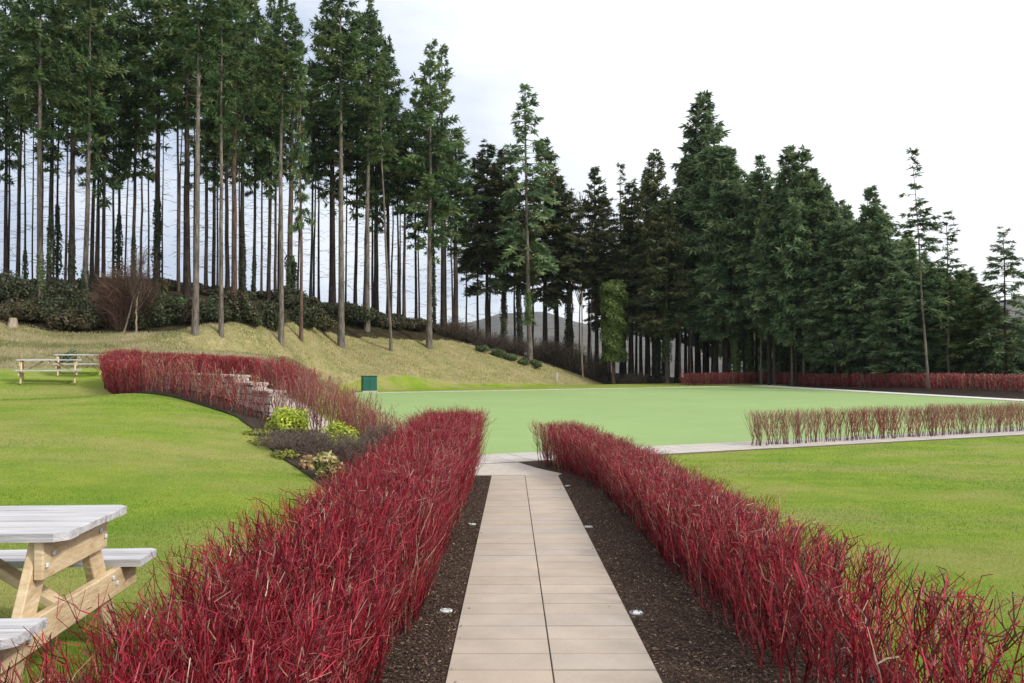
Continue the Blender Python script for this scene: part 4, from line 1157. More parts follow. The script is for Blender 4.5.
# (px, distance, trunk px, top row, crown-bottom row, crown half-width, kind, bark, ivy, label)
GL = 'tall conifers of the left stand'
left = [
 (5, 58, 4.5, -60, 160, 26, 'fir', 'dark', None, 'dark slim conifer cut by the left edge of the picture'),
 (17, 56, 4.5, -40, 150, 24, 'fir', 'dark', None, 'second dark slim conifer from the left edge'),
 (24, 62, 2.6, 20, 120, 20, 'ragged', 'dark', (250, 285, 3.5, 1.5), 'very thin conifer with a leafy foot near the left edge'),
 (40, 51, 7, -70, 150, 30, 'fir', 'grey', (255, 300, 6, 3, IVY_BRIGHT), 'stout grey trunked conifer with bright ivy at its foot, left'),
 (48, 58, 5, -50, 165, 26, 'fir', 'dark', (215, 275, 4, 2), 'dark conifer just right of the stout grey trunk at left'),
 (57, 62, 3, 0, 130, 24, 'ragged', 'dark', (205, 275, 8, 2, IVY_DARK), 'thin conifer with a dark ivy cone round its foot, left of the thick dark trunk'),
 (71, 56, 7, -70, 140, 30, 'fir', 'dark', (240, 275, 5, 3.5, IVY_DARK), 'thick dark trunked conifer above the far picnic tables'),
 (84, 53, 6, -60, 165, 28, 'fir', 'grey', (270, 300, 5, 3), 'grey brown conifer right of the thick dark trunk'),
 (91, 58, 4.6, -40, 175, 24, 'ragged', 'dark', None, 'dark slim conifer close behind the grey brown one'),
 (97, 63, 3, 10, 140, 20, 'ragged', 'dark', None, 'very thin conifer between two dark trunks above the curved hedge end'),
 (103, 57, 4.4, -50, 185, 28, 'fir', 'dark', None, 'dark conifer with low hanging foliage above the curved hedge end'),
 (118, 60, 3.6, -20, 150, 26, 'fir', 'dark', (215, 275, 7.5, 2.5, IVY_DARK), 'slim conifer with a dark ivy cone beside the brown brush'),
 (133, 60, 4.2, -40, 160, 26, 'ragged', 'brown', (235, 290, 4.2, 2.5, IVY_DARK), 'slim brown conifer rising behind the brown brush'),
 (156, 57, 7, -60, 155, 32, 'fir', 'dark', (200, 285, 6.4, 4.5, IVY_DARK), 'thick ivy clad conifer standing alone right of the brown brush'),
 (178, 60, 3.8, -20, 130, 24, 'ragged', 'brown', None, 'thin conifer left of the pair with a pale front trunk'),
 (187, 57, 8, -70, 150, 30, 'fir', 'dark', None, 'thick dark trunk directly behind the tallest pale trunk'),
 (195, 45, 7.0, -110, 70, 32, 'fir', 'grey', None, 'pale grey bare trunk of the nearest tall conifer on the grass bank'),
 (205, 62, 3.2, 0, 160, 22, 'ragged', 'brown', None, 'thin brown conifer right of the nearest pale trunk'),
 (213, 60, 3.6, -20, 170, 22, 'fir', 'dark', None, 'slim conifer midway between the two pale front trunks'),
 (217, 64, 2.4, 20, 120, 18, 'ragged', 'brown', None, 'thread thin conifer left of the second pale front trunk'),
 (221, 46, 5.0, -60, 150, 24, 'fir', 'grey', None, 'second pale trunk on the grass bank, slimmer than its left neighbour'),
 (227, 59, 5.0, -30, 170, 24, 'fir', 'dark', None, 'dark trunk just behind the second pale front trunk'),
 (234, 53, 6.2, -60, 150, 26, 'fir', 'red', None, 'reddish brown trunk right of the second pale front trunk'),
 (243, 60, 5.6, -20, 160, 26, 'fir', 'dark', (230, 300, 5, 3, IVY_DARK), 'conifer with ivy swelling its foot, right of the reddish trunk'),
 (253, 62, 3.8, 0, 165, 20, 'fir', 'dark', (255, 298, 3.5, 2, IVY_DARK), 'slim conifer, first of four behind the round dark bush'),
 (261, 64, 2.6, 15, 150, 18, 'ragged', 'brown', None, 'thread thin conifer, second of four behind the round dark bush'),
 (268, 60, 4.4, -5, 170, 22, 'fir', 'dark', None, 'dark slim conifer, third of four behind the round dark bush'),
 (275, 63, 3.4, 5, 160, 20, 'ragged', 'brown', None, 'slim brown conifer, fourth of four behind the round dark bush'),
 (281, 48, 6.0, 0, 140, 24, 'fir', 'grey', None, 'pale grey trunk on the bank in front of the dark trunk and snag'),
 (289, 58, 7.0, 5, 170, 22, 'fir', 'brown', (255, 305, 5.5, 4), 'dark brown trunk with ivy low down behind the third pale trunk'),
 (301, 50, 4.0, 35, 200, 12, 'ragged', 'red', None, 'slim reddish trunk standing on the bank left of the gap'),
 (310, 62, 3.4, 60, 190, 15, 'ragged', 'dark', None, 'thin dark conifer in the gap below the sky notch'),
 (332, 59, 7.6, -20, 195, 28, 'fir', 'dark', None, 'thick dark trunk left of the pale trunk with a dark foot'),
 (341, 50, 7.4, -30, 150, 30, 'fir', 'grey', None, 'pale trunk with darker foot on the bank, thickest in the middle of the stand'),
 (355, 60, 4.2, 15, 190, 24, 'fir', 'dark', None, 'slim conifer leaning a little right of the pale thick trunk'),
 (367, 57, 6.2, -5, 180, 27, 'fir', 'grey', None, 'grey brown conifer at the right end of the dark bushes'),
 (376, 61, 6.0, 20, 200, 24, 'fir', 'dark', None, 'dark trunked conifer above the green cabinet'),
 (391, 53, 3.4, 60, 170, 16, 'ragged', 'grey', None, 'thin pale trunk leaning left on the bank above the cabinet'),
 (388, 62, 5.0, 40, 210, 24, 'fir', 'dark', None, 'dark trunk crossed by the thin pale leaning one'),
 (404, 63, 4.2, 110, 220, 22, 'ragged', 'brown', None, 'slim brown conifer right of the crossing trunks'),
 (400, 67, 2.2, 120, 200, 14, 'ragged', 'dark', None, 'thread thin conifer close beside a slim brown one'),
 (416, 65, 3.4, 90, 220, 24, 'fir', 'dark', None, 'slim dark conifer left of the tree with twin tops'),
 (429, 58, 6.4, 40, 235, 30, 'fir', 'grey', None, 'pale trunked conifer with the forked pointed top right of the sky notch'),
 (434, 64, 3.4, 130, 220, 22, 'fir', 'brown', (250, 340, 3.5, 2.2, IVY_DARK), 'thin ivy wrapped trunk behind the pale one on the bank edge'),
 (443, 62, 6.0, 48, 245, 26, 'ragged', 'dark', None, 'conifer with bent ragged top and outflung branches at the stand end'),
 (456, 64, 6.4, 130, 250, 24, 'fir', 'brown', None, 'stout brown trunk with twiggy foot at the end of the left stand'),
]
for (px, d, w, top, cb, cr, kind, bark, ivy, lab) in left:
    d = d + float(np.interp(px, [250, 281, 301, 341, 367, 391, 429, 456], [0, 3, 6, 12, 9.5, 10.5, 9.5, 10]) if px >= 250 else 0)
    cr *= 1.06; cb += random.uniform(-24, 30)
    ln = -.055 if px == 391 else random.uniform(-.008, .008)
    conifer(px, d, w, top, cb, cr, kind, bark, lean=ln, ivy=ivy, label=lab, group=GL)

GMid = 'dark conifers of the middle stand'
mid = [
 (478, 70, 3.0, 160, 250, 22, 'brown', 'dark', None, 'thin dark trunk first in the middle stand, against the far hill'),
 (487, 69, 5.0, 142, 255, 30, 'brown', 'dark', None, 'dark conifer with a blunt top left of the tall pointed spruce'),
 (504, 70, 6.0, 150, 250, 30, 'brown', 'brown', (230, 350, 3.6, 2.6, [(.09, .085, .035), (.06, .07, .025)]), 'olive ivy wrapped trunk left of the leaning trunk'),
 (521, 68, 6.0, 170, 250, 24, 'brown', 'dark', (230, 350, 4.5, 3, IVY_DARK), 'dark ivy wrapped trunk leaning left behind the tall pointed spruce'),
 (530, 64, 6.0, 84, 255, 32, 'sparse', 'grey', (292, 325, 5.5, 4, IVY_BRIGHT), 'tall pointed spruce with pale trunk and bright ivy halfway up it'),
 (545, 71, 6.0, 140, 265, 30, 'brown', 'dark', None, 'dark conifer shoulder to shoulder with the tall pointed spruce'),
 (557, 73, 5.6, 178, 270, 30, 'brown', 'dark', None, 'dark conifer on the descending right shoulder of the middle clump'),
 (569, 71, 7.0, 190, 285, 24, 'brown', 'dark', (290, 352, 6.5, 4.5, IVY_DARK), 'conifer thick with dark ivy left of the broken pale snag'),
 (597, 74, 5.0, 168, 285, 22, 'brown', 'dark', None, 'dark round topped conifer right of the sky gap'),
 (606, 78, 4.0, 200, 280, 22, 'brown', 'dark', None, 'dim conifer behind the ivy column'),
 (632, 76, 4.6, 180, 295, 24, 'brown', 'dark', None, 'dark conifer just right of the ivy column'),
 (622, 79, 4.0, 165, 270, 17, 'wispy', 'dark', None, 'thin topped conifer rising behind the ivy column'),
 (648, 78, 5.4, 170, 300, 26, 'brown', 'dark', None, 'dark conifer midway between the ivy column and the pale trunk'),
 (657, 74, 6.0, 150, 300, 26, 'brown', 'dark', (300, 384, 8, 4, IVY_DARK), 'conifer with a broad dark ivy skirt left of the pale trunk'),
 (667, 71, 5.0, 200, 310, 26, 'brown', 'brown', (306, 362, 5.2, 3.8), 'conifer with greyish trunk, mid green ivy and bare reddish foot'),
 (676, 80, 4.0, 190, 300, 24, 'brown', 'dark', None, 'slim dark conifer first right of the green ivied trunk'),
 (686, 78, 4.0, 160, 300, 26, 'cone', 'dark', None, 'slim dark conifer above the left end of the far hedge'),
 (696, 82, 3.6, 150, 290, 24, 'cone', 'dark', None, 'slim dark conifer behind the left end of the far hedge'),
 (704, 80, 3.6, 95, 290, 40, 'cone', 'dark', None, 'largest cone shaped conifer with the highest top right of centre'),
 (715, 74, 7.0, 130, 300, 36, 'cone', 'dark', None, 'thick dark trunk under the largest cone shaped crown'),
 (726, 73, 7.6, 150, 310, 32, 'cone', 'dark', None, 'thick dark trunk left of the pale trunk with bright ivy'),
 (736, 72, 5.0, 150, 300, 34, 'cone', 'grey', (325, 376, 6.5, 4, IVY_BRIGHT), 'conifer with pale trunk and bright ivy foot above the far hedge corner'),
 (748, 73, 4.0, 190, 310, 26, 'cone', 'brown', (328, 376, 6.0, 2.5, IVY_BRIGHT), 'conifer with a narrow bright ivy cone right of the pale ivied trunk'),
]
for (px, d, w, top, cb, cr, kind, bark, ivy, lab) in mid:
    d = d + float(np.interp(px, [480, 530, 590, 613, 650, 700], [7.5, 8.5, 6, 3, 2, 0]))
    cr *= 1.25; cb += random.uniform(-5, 42)
    ln = -.05 if px == 521 else (-.012 if px == 530 else (-.03 if px == 736 else random.uniform(-.008, .008)))
    conifer(px, d, w, top, cb, cr, kind, bark, lean=ln, ivy=ivy, label=lab, group=GMid)

GR = 'dense conifers of the right stand'
right = [
 (761, 70, 2.6, 158, 310, 28, 'cone', 'grey', 'narrow pointed conifer first right of the bright ivied trunks'),
 (774, 69, 2.8, 200, 320, 28, 'cone', 'grey', 'thin pale trunk, second right of the bright ivied trunks'),
 (785, 72, 3.5, 190, 310, 30, 'cone', 'dark', 'dim trunk between two thin pale trunks behind the far hedge'),
 (792, 67, 3.2, 148, 315, 30, 'cone', 'grey', 'pale trunked conifer with the left of two hooked tops'),
 (804, 66, 3.2, 146, 320, 28, 'ragged', 'grey', 'pale trunked conifer with a bent top, right of the hooked pair'),
 (813, 67, 4.0, 170, 320, 32, 'cone', 'red', 'brown trunked conifer, last of the three close trunks behind the far hedge'),
 (826, 66, 3.4, 200, 335, 32, 'cone', 'dark', 'broad conifer right of the three close trunks'),
 (836, 63, 3.2, 225, 350, 30, 'cone', 'grey', 'conifer with a short length of pale trunk showing low down'),
 (850, 62, 3.4, 230, 360, 30, 'cone', 'dark', 'conifer with foliage nearly to the hedge, left of the leaning top'),
 (862, 61, 3.4, 188, 365, 28, 'cone', 'dark', 'conifer whose narrow top leans right, fourth peak from the right edge'),
 (879, 60, 3.4, 204, 365, 30, 'cone', 'dark', 'rounded conifer left of the tallest wispy tree'),
 (895, 57, 2.6, 262, 360, 26, 'cone', 'grey', 'low conifer with a thin grey trunk left of the tallest wispy tree'),
 (928, 52, 2.7, 150, 300, 22, 'wispy', 'grey', 'tallest wispy conifer with swept thin top and pale trunk before the right stand'),
 (912, 58, 3.2, 250, 368, 32, 'cone', 'dark', 'bushy conifer under the left side of the wispy top'),
 (938, 57, 3.0, 262, 370, 30, 'cone', 'dark', 'bushy conifer right of the wispy tree trunk'),
 (949, 54, 2.6, 212, 330, 18, 'wispy', 'brown', 'second wispy conifer with a thin bent tip near the right'),
 (962, 56, 3.0, 272, 372, 28, 'yellow', 'dark', 'yellowish bushy conifer left of the last open spruce'),
 (980, 54, 3.0, 285, 372, 28, 'yellow', 'dark', 'low yellow-green conifer just left of the last open spruce'),
 (822, 70, 3.0, 176, 350, 28, 'cone', 'dark', 'blunt topped conifer shouldering the right side of the hooked tops'),
 (842, 70, 3.0, 202, 360, 28, 'cone', 'dark', 'conifer filling the step down left of the leaning narrow top'),
 (893, 66, 3.0, 226, 372, 28, 'cone', 'dark', 'conifer filling the skyline left of the tallest wispy tree'),
 (908, 68, 3.0, 236, 372, 26, 'yellow', 'dark', 'yellowish conifer crown directly behind the tallest wispy tree'),
 (968, 62, 3.0, 268, 374, 24, 'cone', 'dark', 'dark conifer behind the yellowish bushy one near the right edge'),
 (984, 63, 3.0, 292, 376, 26, 'cone', 'dark', 'dark low conifer behind the yellow-green ones, left of the open spruce'),
 (998, 60, 3.0, 308, 377, 24, 'cone', 'dark', 'low dark fir immediately behind the open spruce'),
 (1016, 61, 3.0, 318, 377, 24, 'yellow', 'dark', 'low yellowish fir right of the open spruce'),
 (1006, 52, 3.0, 226, 372, 26, 'sparse', 'dark', 'open sparse spruce standing alone at the right edge'),
 (1030, 55, 3.0, 320, 375, 26, 'cone', 'dark', 'low conifer cut by the right edge of the picture'),
]
for (px, d, w, top, cb, cr, kind, bark, lab) in right:
    cr *= 1.3; cb += random.uniform(-8, 14)
    ln = .05 if px == 862 else (-.055 if px == 928 else random.uniform(-.01, .01))
    conifer(px, d, w, top, cb, cr, kind, bark, lean=ln, label=lab, group=GR, twigs=(px < 900))

# back rows that close the wood behind the middle and right stands
rr = random.Random(21)
sky_line = [(470, 215), (500, 200), (560, 215), (580, 262), (600, 225), (650, 205), (700, 165), (740, 172), (765, 172), (800, 160), (822, 178), (850, 208), (885, 228), (925, 250), (950, 262), (970, 280), (990, 300), (1010, 322), (1060, 350)]
def skl(px): return float(np.interp(px, [a for a, b in sky_line], [b for a, b in sky_line]))
k = 0
for px in np.concatenate([np.arange(492, 610, 20), np.arange(612, 770, 8.2), np.arange(772, 1010, 8.5)]):
    p = px + rr.uniform(-4, 4)
    d = rr.uniform(78, 98) if p < 760 else rr.uniform(66, 82) - (p - 760) / 300 * 8
    top = skl(p) + rr.uniform(0, 30)
    cbm = 290 if p < 760 else (335 if p < 800 else 374)
    conifer(p, d, rr.uniform(2.4, 4.6), top, cbm + rr.uniform(-25, 12), rr.uniform(22, 32), 'brown' if p < 690 else ('yellow' if k % 6 == 0 else 'cone'), 'dark', label='dim slender conifer deep in the wood behind the front trunks', group='background conifers deep in the wood', twigs=False)
    k += 1
for px in np.arange(600, 1010, 11):
    p = px + rr.uniform(-4, 4); d = rr.uniform(92, 110) - max(0, p - 760) * .06
    conifer(p, d, rr.uniform(2.4, 4.6), skl(p) + rr.uniform(15, 60), (386 if p > 755 else (352 if p > 700 else 335)) + rr.uniform(-12, 8), rr.uniform(17, 24), 'brown' if p < 690 else 'cone', 'dark', label='dim slender conifer deep in the wood behind the front trunks', group='background conifers deep in the wood', twigs=False)

for px in np.linspace(3, 468, 36):
    p = px + rr.uniform(-5, 5); d = rr.uniform(68, 80)
    conifer(p, d, rr.uniform(1.9, 3.2), float(np.interp(p, [0, 250, 300, 380, 420, 470], [10, 25, 70, 95, 130, 165])) + rr.uniform(0, 25), float(np.interp(p, [0, 470], [125, 222])) + rr.uniform(-35, 15), rr.uniform(12, 18), 'ragged', 'dark' if rr.random() < .6 else 'brown', lean=rr.uniform(-.02, .02), label='thread thin dark trunk far back in the left stand', group='thinnest back row trunks of the left stand')
# ivy-swallowed column and broken snags
t = conifer(614, 73.5, 9.0, 290, 280, 5, crown=False, bark='red', label='bushy ivy covered trunk column with bare reddish foot, widest thing under the middle stand', cat='ivy-clad trunk', name='ivy_column')
zz0 = t.location.z
z_a, z_b = at(614, 362, 73.5)[2] - zz0, at(614, 286, 73.5)[2] - zz0
o = link('ivy', ivy_mesh(77, z_b - z_a, .95, 1.05, 8500, [(.11, .16, .032), (.15, .20, .042), (.075, .115, .026)], size=.17, taper=1.0), None, t); o.location = (0, 0, z_a)
capm = leaf_blob(2200, .17, None, [(.11, .16, .032), (.15, .20, .042), (.075, .115, .026)], 78, (1.2, 1.2, .9), lumps=10, lump_r=.55); capm.materials.append(M['leaves'])
o = link('ivy', capm, None, t); o.location = (0, 0, z_b - .55)
conifer(583, 74, 4.6, 292, 280, 5, crown=False, bark='pale', label='broken pale tree snag left of the ivy column', cat='dead tree', name='tree_snag')
conifer(294, 62, 4.6, 258, 250, 5, crown=False, bark='dark', ivy=(262, 305, 3.8, 3.2, IVY_DARK), label='short broken ivied stump among the left stand trunks', cat='dead tree', name='tree_snag')
conifer(101, 49, 2.4, 290, 250, 5, crown=False, bark='pale', label='short thin pale stem standing in the left bushes', cat='dead tree', name='tree_snag')
# slender bare broadleaf trees in the gap (winter) 
def bare_tree(px, d, h, label, seed, col=(.10, .07, .055), lean=0.0, r=.05, spread=.5, base=None):
    g = np.random.default_rng(seed); x = (px - CX) / F_PX * d; z = gzf(x, d)
    root = empty('bare_tree', (x, d, z), 0, label, 'bare tree', None); root.rotation_euler = (0, lean, 0)
    me, wx, wy, zz_ = trunk_mesh(h, r, seed, bend=.1, sides=6)
    link('trunk', me, M['bark_pale'], root)
    N = 60; K = 4; s = np.linspace(0, 1, K)[None]; z0_ = h * g.uniform(.35, .97, N); az = g.random(N) * 6.28; ln = (h - z0_) * g.uniform(.3, .7, N) + .3
    P = np.zeros((N, K, 3)); P[..., 0] = np.interp(z0_, zz_, wx)[:, None] + (np.cos(az) * ln * spread)[:, None] * s; P[..., 1] = np.interp(z0_, zz_, wy)[:, None] + (np.sin(az) * ln * spread)[:, None] * s; P[..., 2] = z0_[:, None] + ln[:, None] * s
    P[:, 1:] += g.normal(0, .06, (N, K - 1, 3))
    out = [tubes(P, r * .4 * np.array([1, .7, .45, .2])[None] * g.uniform(.5, 1.2, (N, 1)), 3, np.tile(np.array(col), (N, 1)))]
    for j in range(3):
        f = g.integers(1, K, N); st = P[np.arange(N), f]; l2 = ln * .4; a2 = g.random(N) * 6.28; s3 = np.linspace(0, 1, 3)[None]
        Q = np.zeros((N, 3, 3)); Q[..., 0] = st[:, :1] + (np.cos(a2) * l2 * .5)[:, None] * s3; Q[..., 1] = st[:, 1:2] + (np.sin(a2) * l2 * .5)[:, None] * s3; Q[..., 2] = st[:, 2:] + l2[:, None] * s3
        out.append(tubes(Q, r * .2 * np.array([1, .7, .4])[None] * g.uniform(.5, 1.2, (N, 1)), 3, np.tile(np.array(col), (N, 1))))
    V, Fc, Tn, off = [], [], [], 0
    for v, f, t_ in out: V.append(v); Fc.append(f + off); Tn.append(t_); off += len(v)
    me = mesh_np('branches', np.concatenate(V), [np.concatenate(Fc)], np.concatenate(Tn)); link('branches', me, M['twig'], root)
bare_tree(580, 79, 17, 'slender leafless tree filling the gap beside the broken pale snag', 5, r=.10, spread=.35)
bare_tree(591, 80, 15, 'leafless tree between the pale snag and the ivy column', 6, r=.09, spread=.4)
bare_tree(124, 46.5, 4.6, 'left leaning pale sapling in the brown brush', 7, lean=.30, r=.05)
bare_tree(136, 46, 3.2, 'right leaning pale sapling stem at the edge of the brown brush', 8, lean=.12, r=.06)

# ------------------------------------------------------------------ undergrowth bushes
UG = [(.045, .070, .026), (.065, .085, .032), (.035, .050, .020), (.075, .075, .035), (.06, .045, .03)]
OL = [(.075, .078, .030), (.10, .085, .040), (.055, .055, .024), (.09, .06, .04)]
ug = [  # px, d, half width m, height m, cols, label
 (8, 49.5, 2.0, 2.6, UG, 'dark bush at the left edge under the trees'),
 (22, 47.0, 1.8, 1.9, OL, 'olive bush in front at the left edge of the wood'),
 (50, 48.0, 2.0, 2.0, UG, 'dark bush below the stout grey trunk'),
 (66, 50.5, 1.7, 2.2, UG, 'dark bush under the thick dark trunk, second row'),
 (78, 47.2, 1.7, 1.7, OL, 'olive bush above the far picnic tables'),
 (98, 48.0, 1.5, 2.3, UG, 'dark bush left of the brown brush'),
 (150, 47.8, 1.5, 2.6, UG, 'green bush right of the brown brush'),
 (165, 48.4, 1.5, 2.7, [(.05, .10, .03), (.07, .12, .035), (.035, .07, .022)], 'fresh green young conifer bush left of the nearest pale trunk'),
 (184, 48.8, 1.5, 2.2, UG, 'low dark bush behind the nearest pale trunk'),
 (197, 48.0, 1.3, 1.9, OL, 'olive bush between the two nearest pale trunks, low in front'),
 (214, 47.8, 1.2, 1.8, UG, 'dark low bush just left of the second pale trunk foot'),
 (234, 48.6, 1.2, 1.9, OL, 'olive bush at the foot of the reddish trunk'),
 (210, 49.0, 1.5, 2.1, UG, 'low dark bush between the two pale trunks'),
 (248, 48.2, 1.1, 1.6, UG, 'round dark bush alone on the bank right of the reddish trunk'),
 (265, 50.5, 1.4, 1.9, UG, 'dark bush right of the round bush, behind the third pale trunk'),
 (290, 54.0, 1.5, 1.9, UG, 'dark bush at the foot of the short broken stump'),
 (304, 51.0, 1.3, 1.7, UG, 'dark bush at the foot of the slim reddish front trunk'),
 (318, 53.0, 1.7, 1.9, OL, 'olive brown bush left of the thickest pale trunk'),
 (345, 56.5, 1.8, 1.8, UG, 'dark bush right of the thickest pale trunk'),
 (366, 58.0, 1.6, 1.5, UG, 'last dark bush before the bank drops above the cabinet'),
 (386, 60.0, 1.5, 1.0, OL, 'low olive bush behind the thin leaning trunk'),
 (412, 61.5, 1.6, 1.0, OL, 'low olive bush right of the leaning trunk'),
]
for k, (px, d, w_, h_, cols, lab) in enumerate(ug):
    d = d + float(np.interp(px, [240, 265, 290, 318, 345, 366, 386, 412], [1.0, 3, 6, 9, 10, 10, 9, 9.5]) if px > 230 else 0)
    x = (px - CX) / F_PX * d
    kk_ = 1.3 if px > 230 else 1.0
    bush((x, d, gzf(x, d) - .1), (w_ * kk_, w_ * .8, h_ * .62 * kk_), 5200, .125, cols, lab, 200 + k, 'undergrowth bushes at the edge of the wood', cat='bush', name='bush', lumps=26, lump_r=.42, scol=(.05, .04, .03))
# back row of brush on the crest so that the wood floor reads full
for k, px in enumerate(range(2, 470, 17)):
    d = 57 + (px % 5) * .8 + float(np.interp(px, [0, 240, 340, 470], [0, 3, 12, 16])); x = (px - CX) / F_PX * d
    cols = UG if k % 3 else OL
    bush((x, d, gzf(x, d) - .1), (1.7, 1.3, .85 if px < 180 else .6), 2200, .14, cols, '%s low bush from the left in the back row along the crest of the bank' % ords[k], 260 + k, 'low back row bushes on the crest', cat='bush', name='bush', stems=False, lumps=14, lump_r=.42)
BRB = [(.14, .075, .055), (.10, .06, .045), (.18, .11, .08), (.07, .045, .035)]
for k, (px, d, r_, h_, lab) in enumerate([(112, 47.8, .9, 3.0, 'reddish brown bare brush left of the leaning saplings'), (125, 47.4, 1.0, 3.4, 'tallest reddish brown bare brush around the leaning saplings'), (143, 47.6, .9, 2.8, 'reddish brown bare brush right of the leaning saplings'),
                                        (452, 72, 1.5, 1.6, 'grey brown twiggy brush at the end of the left stand'), (466, 73, 1.6, 1.6, 'grey brown twiggy brush above the clump of low green shrubs'),
                                        (487, 74, 1.6, 1.5, 'brown twiggy brush behind the low green shrubs'), (512, 76, 1.8, 1.7, 'brown twiggy brush at the foot of the leaning ivied trunk'), (541, 76.5, 1.7, 1.9, 'brown twiggy brush right of the tall pointed spruce foot'),
                                        (556, 77, 1.6, 2.2, 'dark brown twiggy brush left of the pale snag'), (571, 76.5, 1.5, 2.4, 'dark brown twiggy brush at the foot of the pale snag'), (594, 76, 1.5, 2.3, 'dark brown twiggy brush between snag and ivy column'), (635, 74, 1.3, 1.6, 'dark twiggy brush right of the ivy column')]):
    x = (px - CX) / F_PX * d
    twig_bush((x, d, gzf(x, d) - .05), r_, h_, 300, BRB if k < 3 else [(.10, .075, .058), (.07, .055, .045), (.14, .11, .085)], lab, 320 + k, 'bare brush at the edge of the wood', rad=.014, kids=6, cat='brush', name='bare_brush')
LG = [(.10, .15, .05), (.14, .18, .07), (.07, .11, .04)]
for k, (px, d, lab) in enumerate([(481, 70.5, 'small grey green shrub, first of the low cluster on the bank edge'), (497, 70.5, 'grey green shrub second in the low cluster on the bank edge'), (511, 70.8, 'grey green shrub third in the low cluster on the bank edge'), (524, 71, 'grey green shrub fourth in the low cluster, by the spruce foot'), (534, 71.5, 'last grey green shrub of the low cluster, right of the spruce foot')]):
    x = (px - CX) / F_PX * d
    bush((x, d, gzf(x, d) - .05), (.95, .75, .55), 1500, .09, LG, lab, 350 + k, 'low grey green shrubs on the bank edge', lumps=10, lump_r=.45, stems=False)
x = (72 - CX) / F_PX * 33
bush((x, 33, gzf(x, 33) - .02), (.42, .42, .52), 900, .06, [(.06, .10, .05), (.04, .075, .04), (.09, .13, .06)], 'small lone bluish green bush on the bank behind the far picnic tables', 360, lumps=10, lump_r=.45)
x = (175 - CX) / F_PX * 31
bush((x, 31, gzf(x, 31) - .02), (.30, .30, .45), 500, .06, [(.06, .10, .04), (.04, .075, .03)], 'small green bush peeping over the curved hedge', 361, lumps=8, lump_r=.45)
# cut stump
xs_ = at(13, 330, 45.5); t = MB()
n = 14; rings = [(.30, -.2), (.24, .12), (.20, .42), (.17, .50)]
v = [(r_ * math.cos(6.283 * i / n) * (1 + .12 * math.sin(3 * i)), r_ * math.sin(6.283 * i / n) * (1 + .1 * math.cos(2 * i)), z_) for (r_, z_) in rings for i in range(n)]
f = [(k * n + i, k * n + (i + 1) % n, (k + 1) * n + (i + 1) % n, (k + 1) * n + i) for k in range(3) for i in range(n)] + [tuple(range(3 * n, 4 * n))]
t.add(v, f); o = t.build('tree_stump', M['bark_pale']); o.location = (xs_[0], 45.5, gzf(xs_[0], 45.5)); tag(o, 'small pale cut stump at the foot of the bushes near the left edge', 'stump')
# small post on the bank
xp = at(557, 373, 70); mb = MB(); mb.box((0, 0, .3), (.16, .16, .75), bev=.02); o = mb.build('marker_post', M['wood_weathered']); o.location = (xp[0], 70, gzf(xp[0], 70)); tag(o, 'short pale marker post on the grass bank left of the pale snag', 'post')

# ------------------------------------------------------------------ hills
def hills():
    az = np.linspace(R(-48), R(52), 260); rr_ = np.linspace(1500, 3600, 30)
    A, RR = np.meshgrid(az, rr_)
    px = CX + np.tan(az) * F_PX
    ridge = np.interp(px, [-400, 0, 300, 380, 440, 470, 490, 500, 545, 570, 600, 640, 700, 800, 900, 980, 1024, 1200, 1500], [352, 350, 342, 330, 325, 322, 315, 312, 314, 321, 326, 329, 330, 330, 322, 312, 306, 300, 310])
    Hr = (HOR - ridge) / F_PX * 2700
    t = (RR - 1500) / 1200
    prof = np.clip(np.where(t < 1, np.sin(np.clip(t, 0, 1) * np.pi / 2) ** 1.3, 1 - .5 * (t - 1)), 0, 1)
    Z = -48 + (Hr[None] + 48) * prof
    g = np.random.default_rng(4)
    for k in range(5):
        fa, fr, ph = g.uniform(10, 60), g.uniform(.002, .01), g.uniform(0, 6)
        Z += 4.0 / (1 + k * .5) * np.sin(A * fa + ph) * np.sin(RR * fr + ph * 2) * prof
    V = np.stack([np.sin(A) * RR / np.cos(A) * np.cos(A), np.cos(A) * RR, Z], -1).reshape(-1, 3)
    ny_, nx_ = A.shape; ii = np.arange(nx_ * ny_).reshape(ny_, nx_)
    q = np.stack([ii[:-1, :-1], ii[:-1, 1:], ii[1:, 1:], ii[1:, :-1]], -1).reshape(-1, 4)
    me = mesh_np('hills', V, [q], smooth=True)
    m = noise_mat('hillside', [(.32, (.025, .032, .02)), (.48, (.06, .055, .038)), (.6, (.10, .08, .06)), (.72, (.055, .07, .035))], scale=.022, detail=10, rough=.95, spec=.05, second=(.0015, .7, 1.3))
    tag(link('hills', me, m), kind='structure')
hills()

# ------------------------------------------------------------------ haze
hz = MB(); hz.box((0, 1700, 200), (6400, 4300, 660))
m, nt, p = new_mat('haze_air')
nt.nodes.remove(p)
pv = nt.nodes.new('ShaderNodeVolumePrincipled'); pv.inputs['Color'].default_value = (.80, .87, .97, 1); pv.inputs['Density'].default_value = .00012; pv.inputs['Anisotropy'].default_value = .1
nt.links.new(pv.outputs[0], nt.nodes['Material Output'].inputs['Volume'])
HAZE = True
if HAZE:
    tag(hz.build('haze', m), kind='stuff')

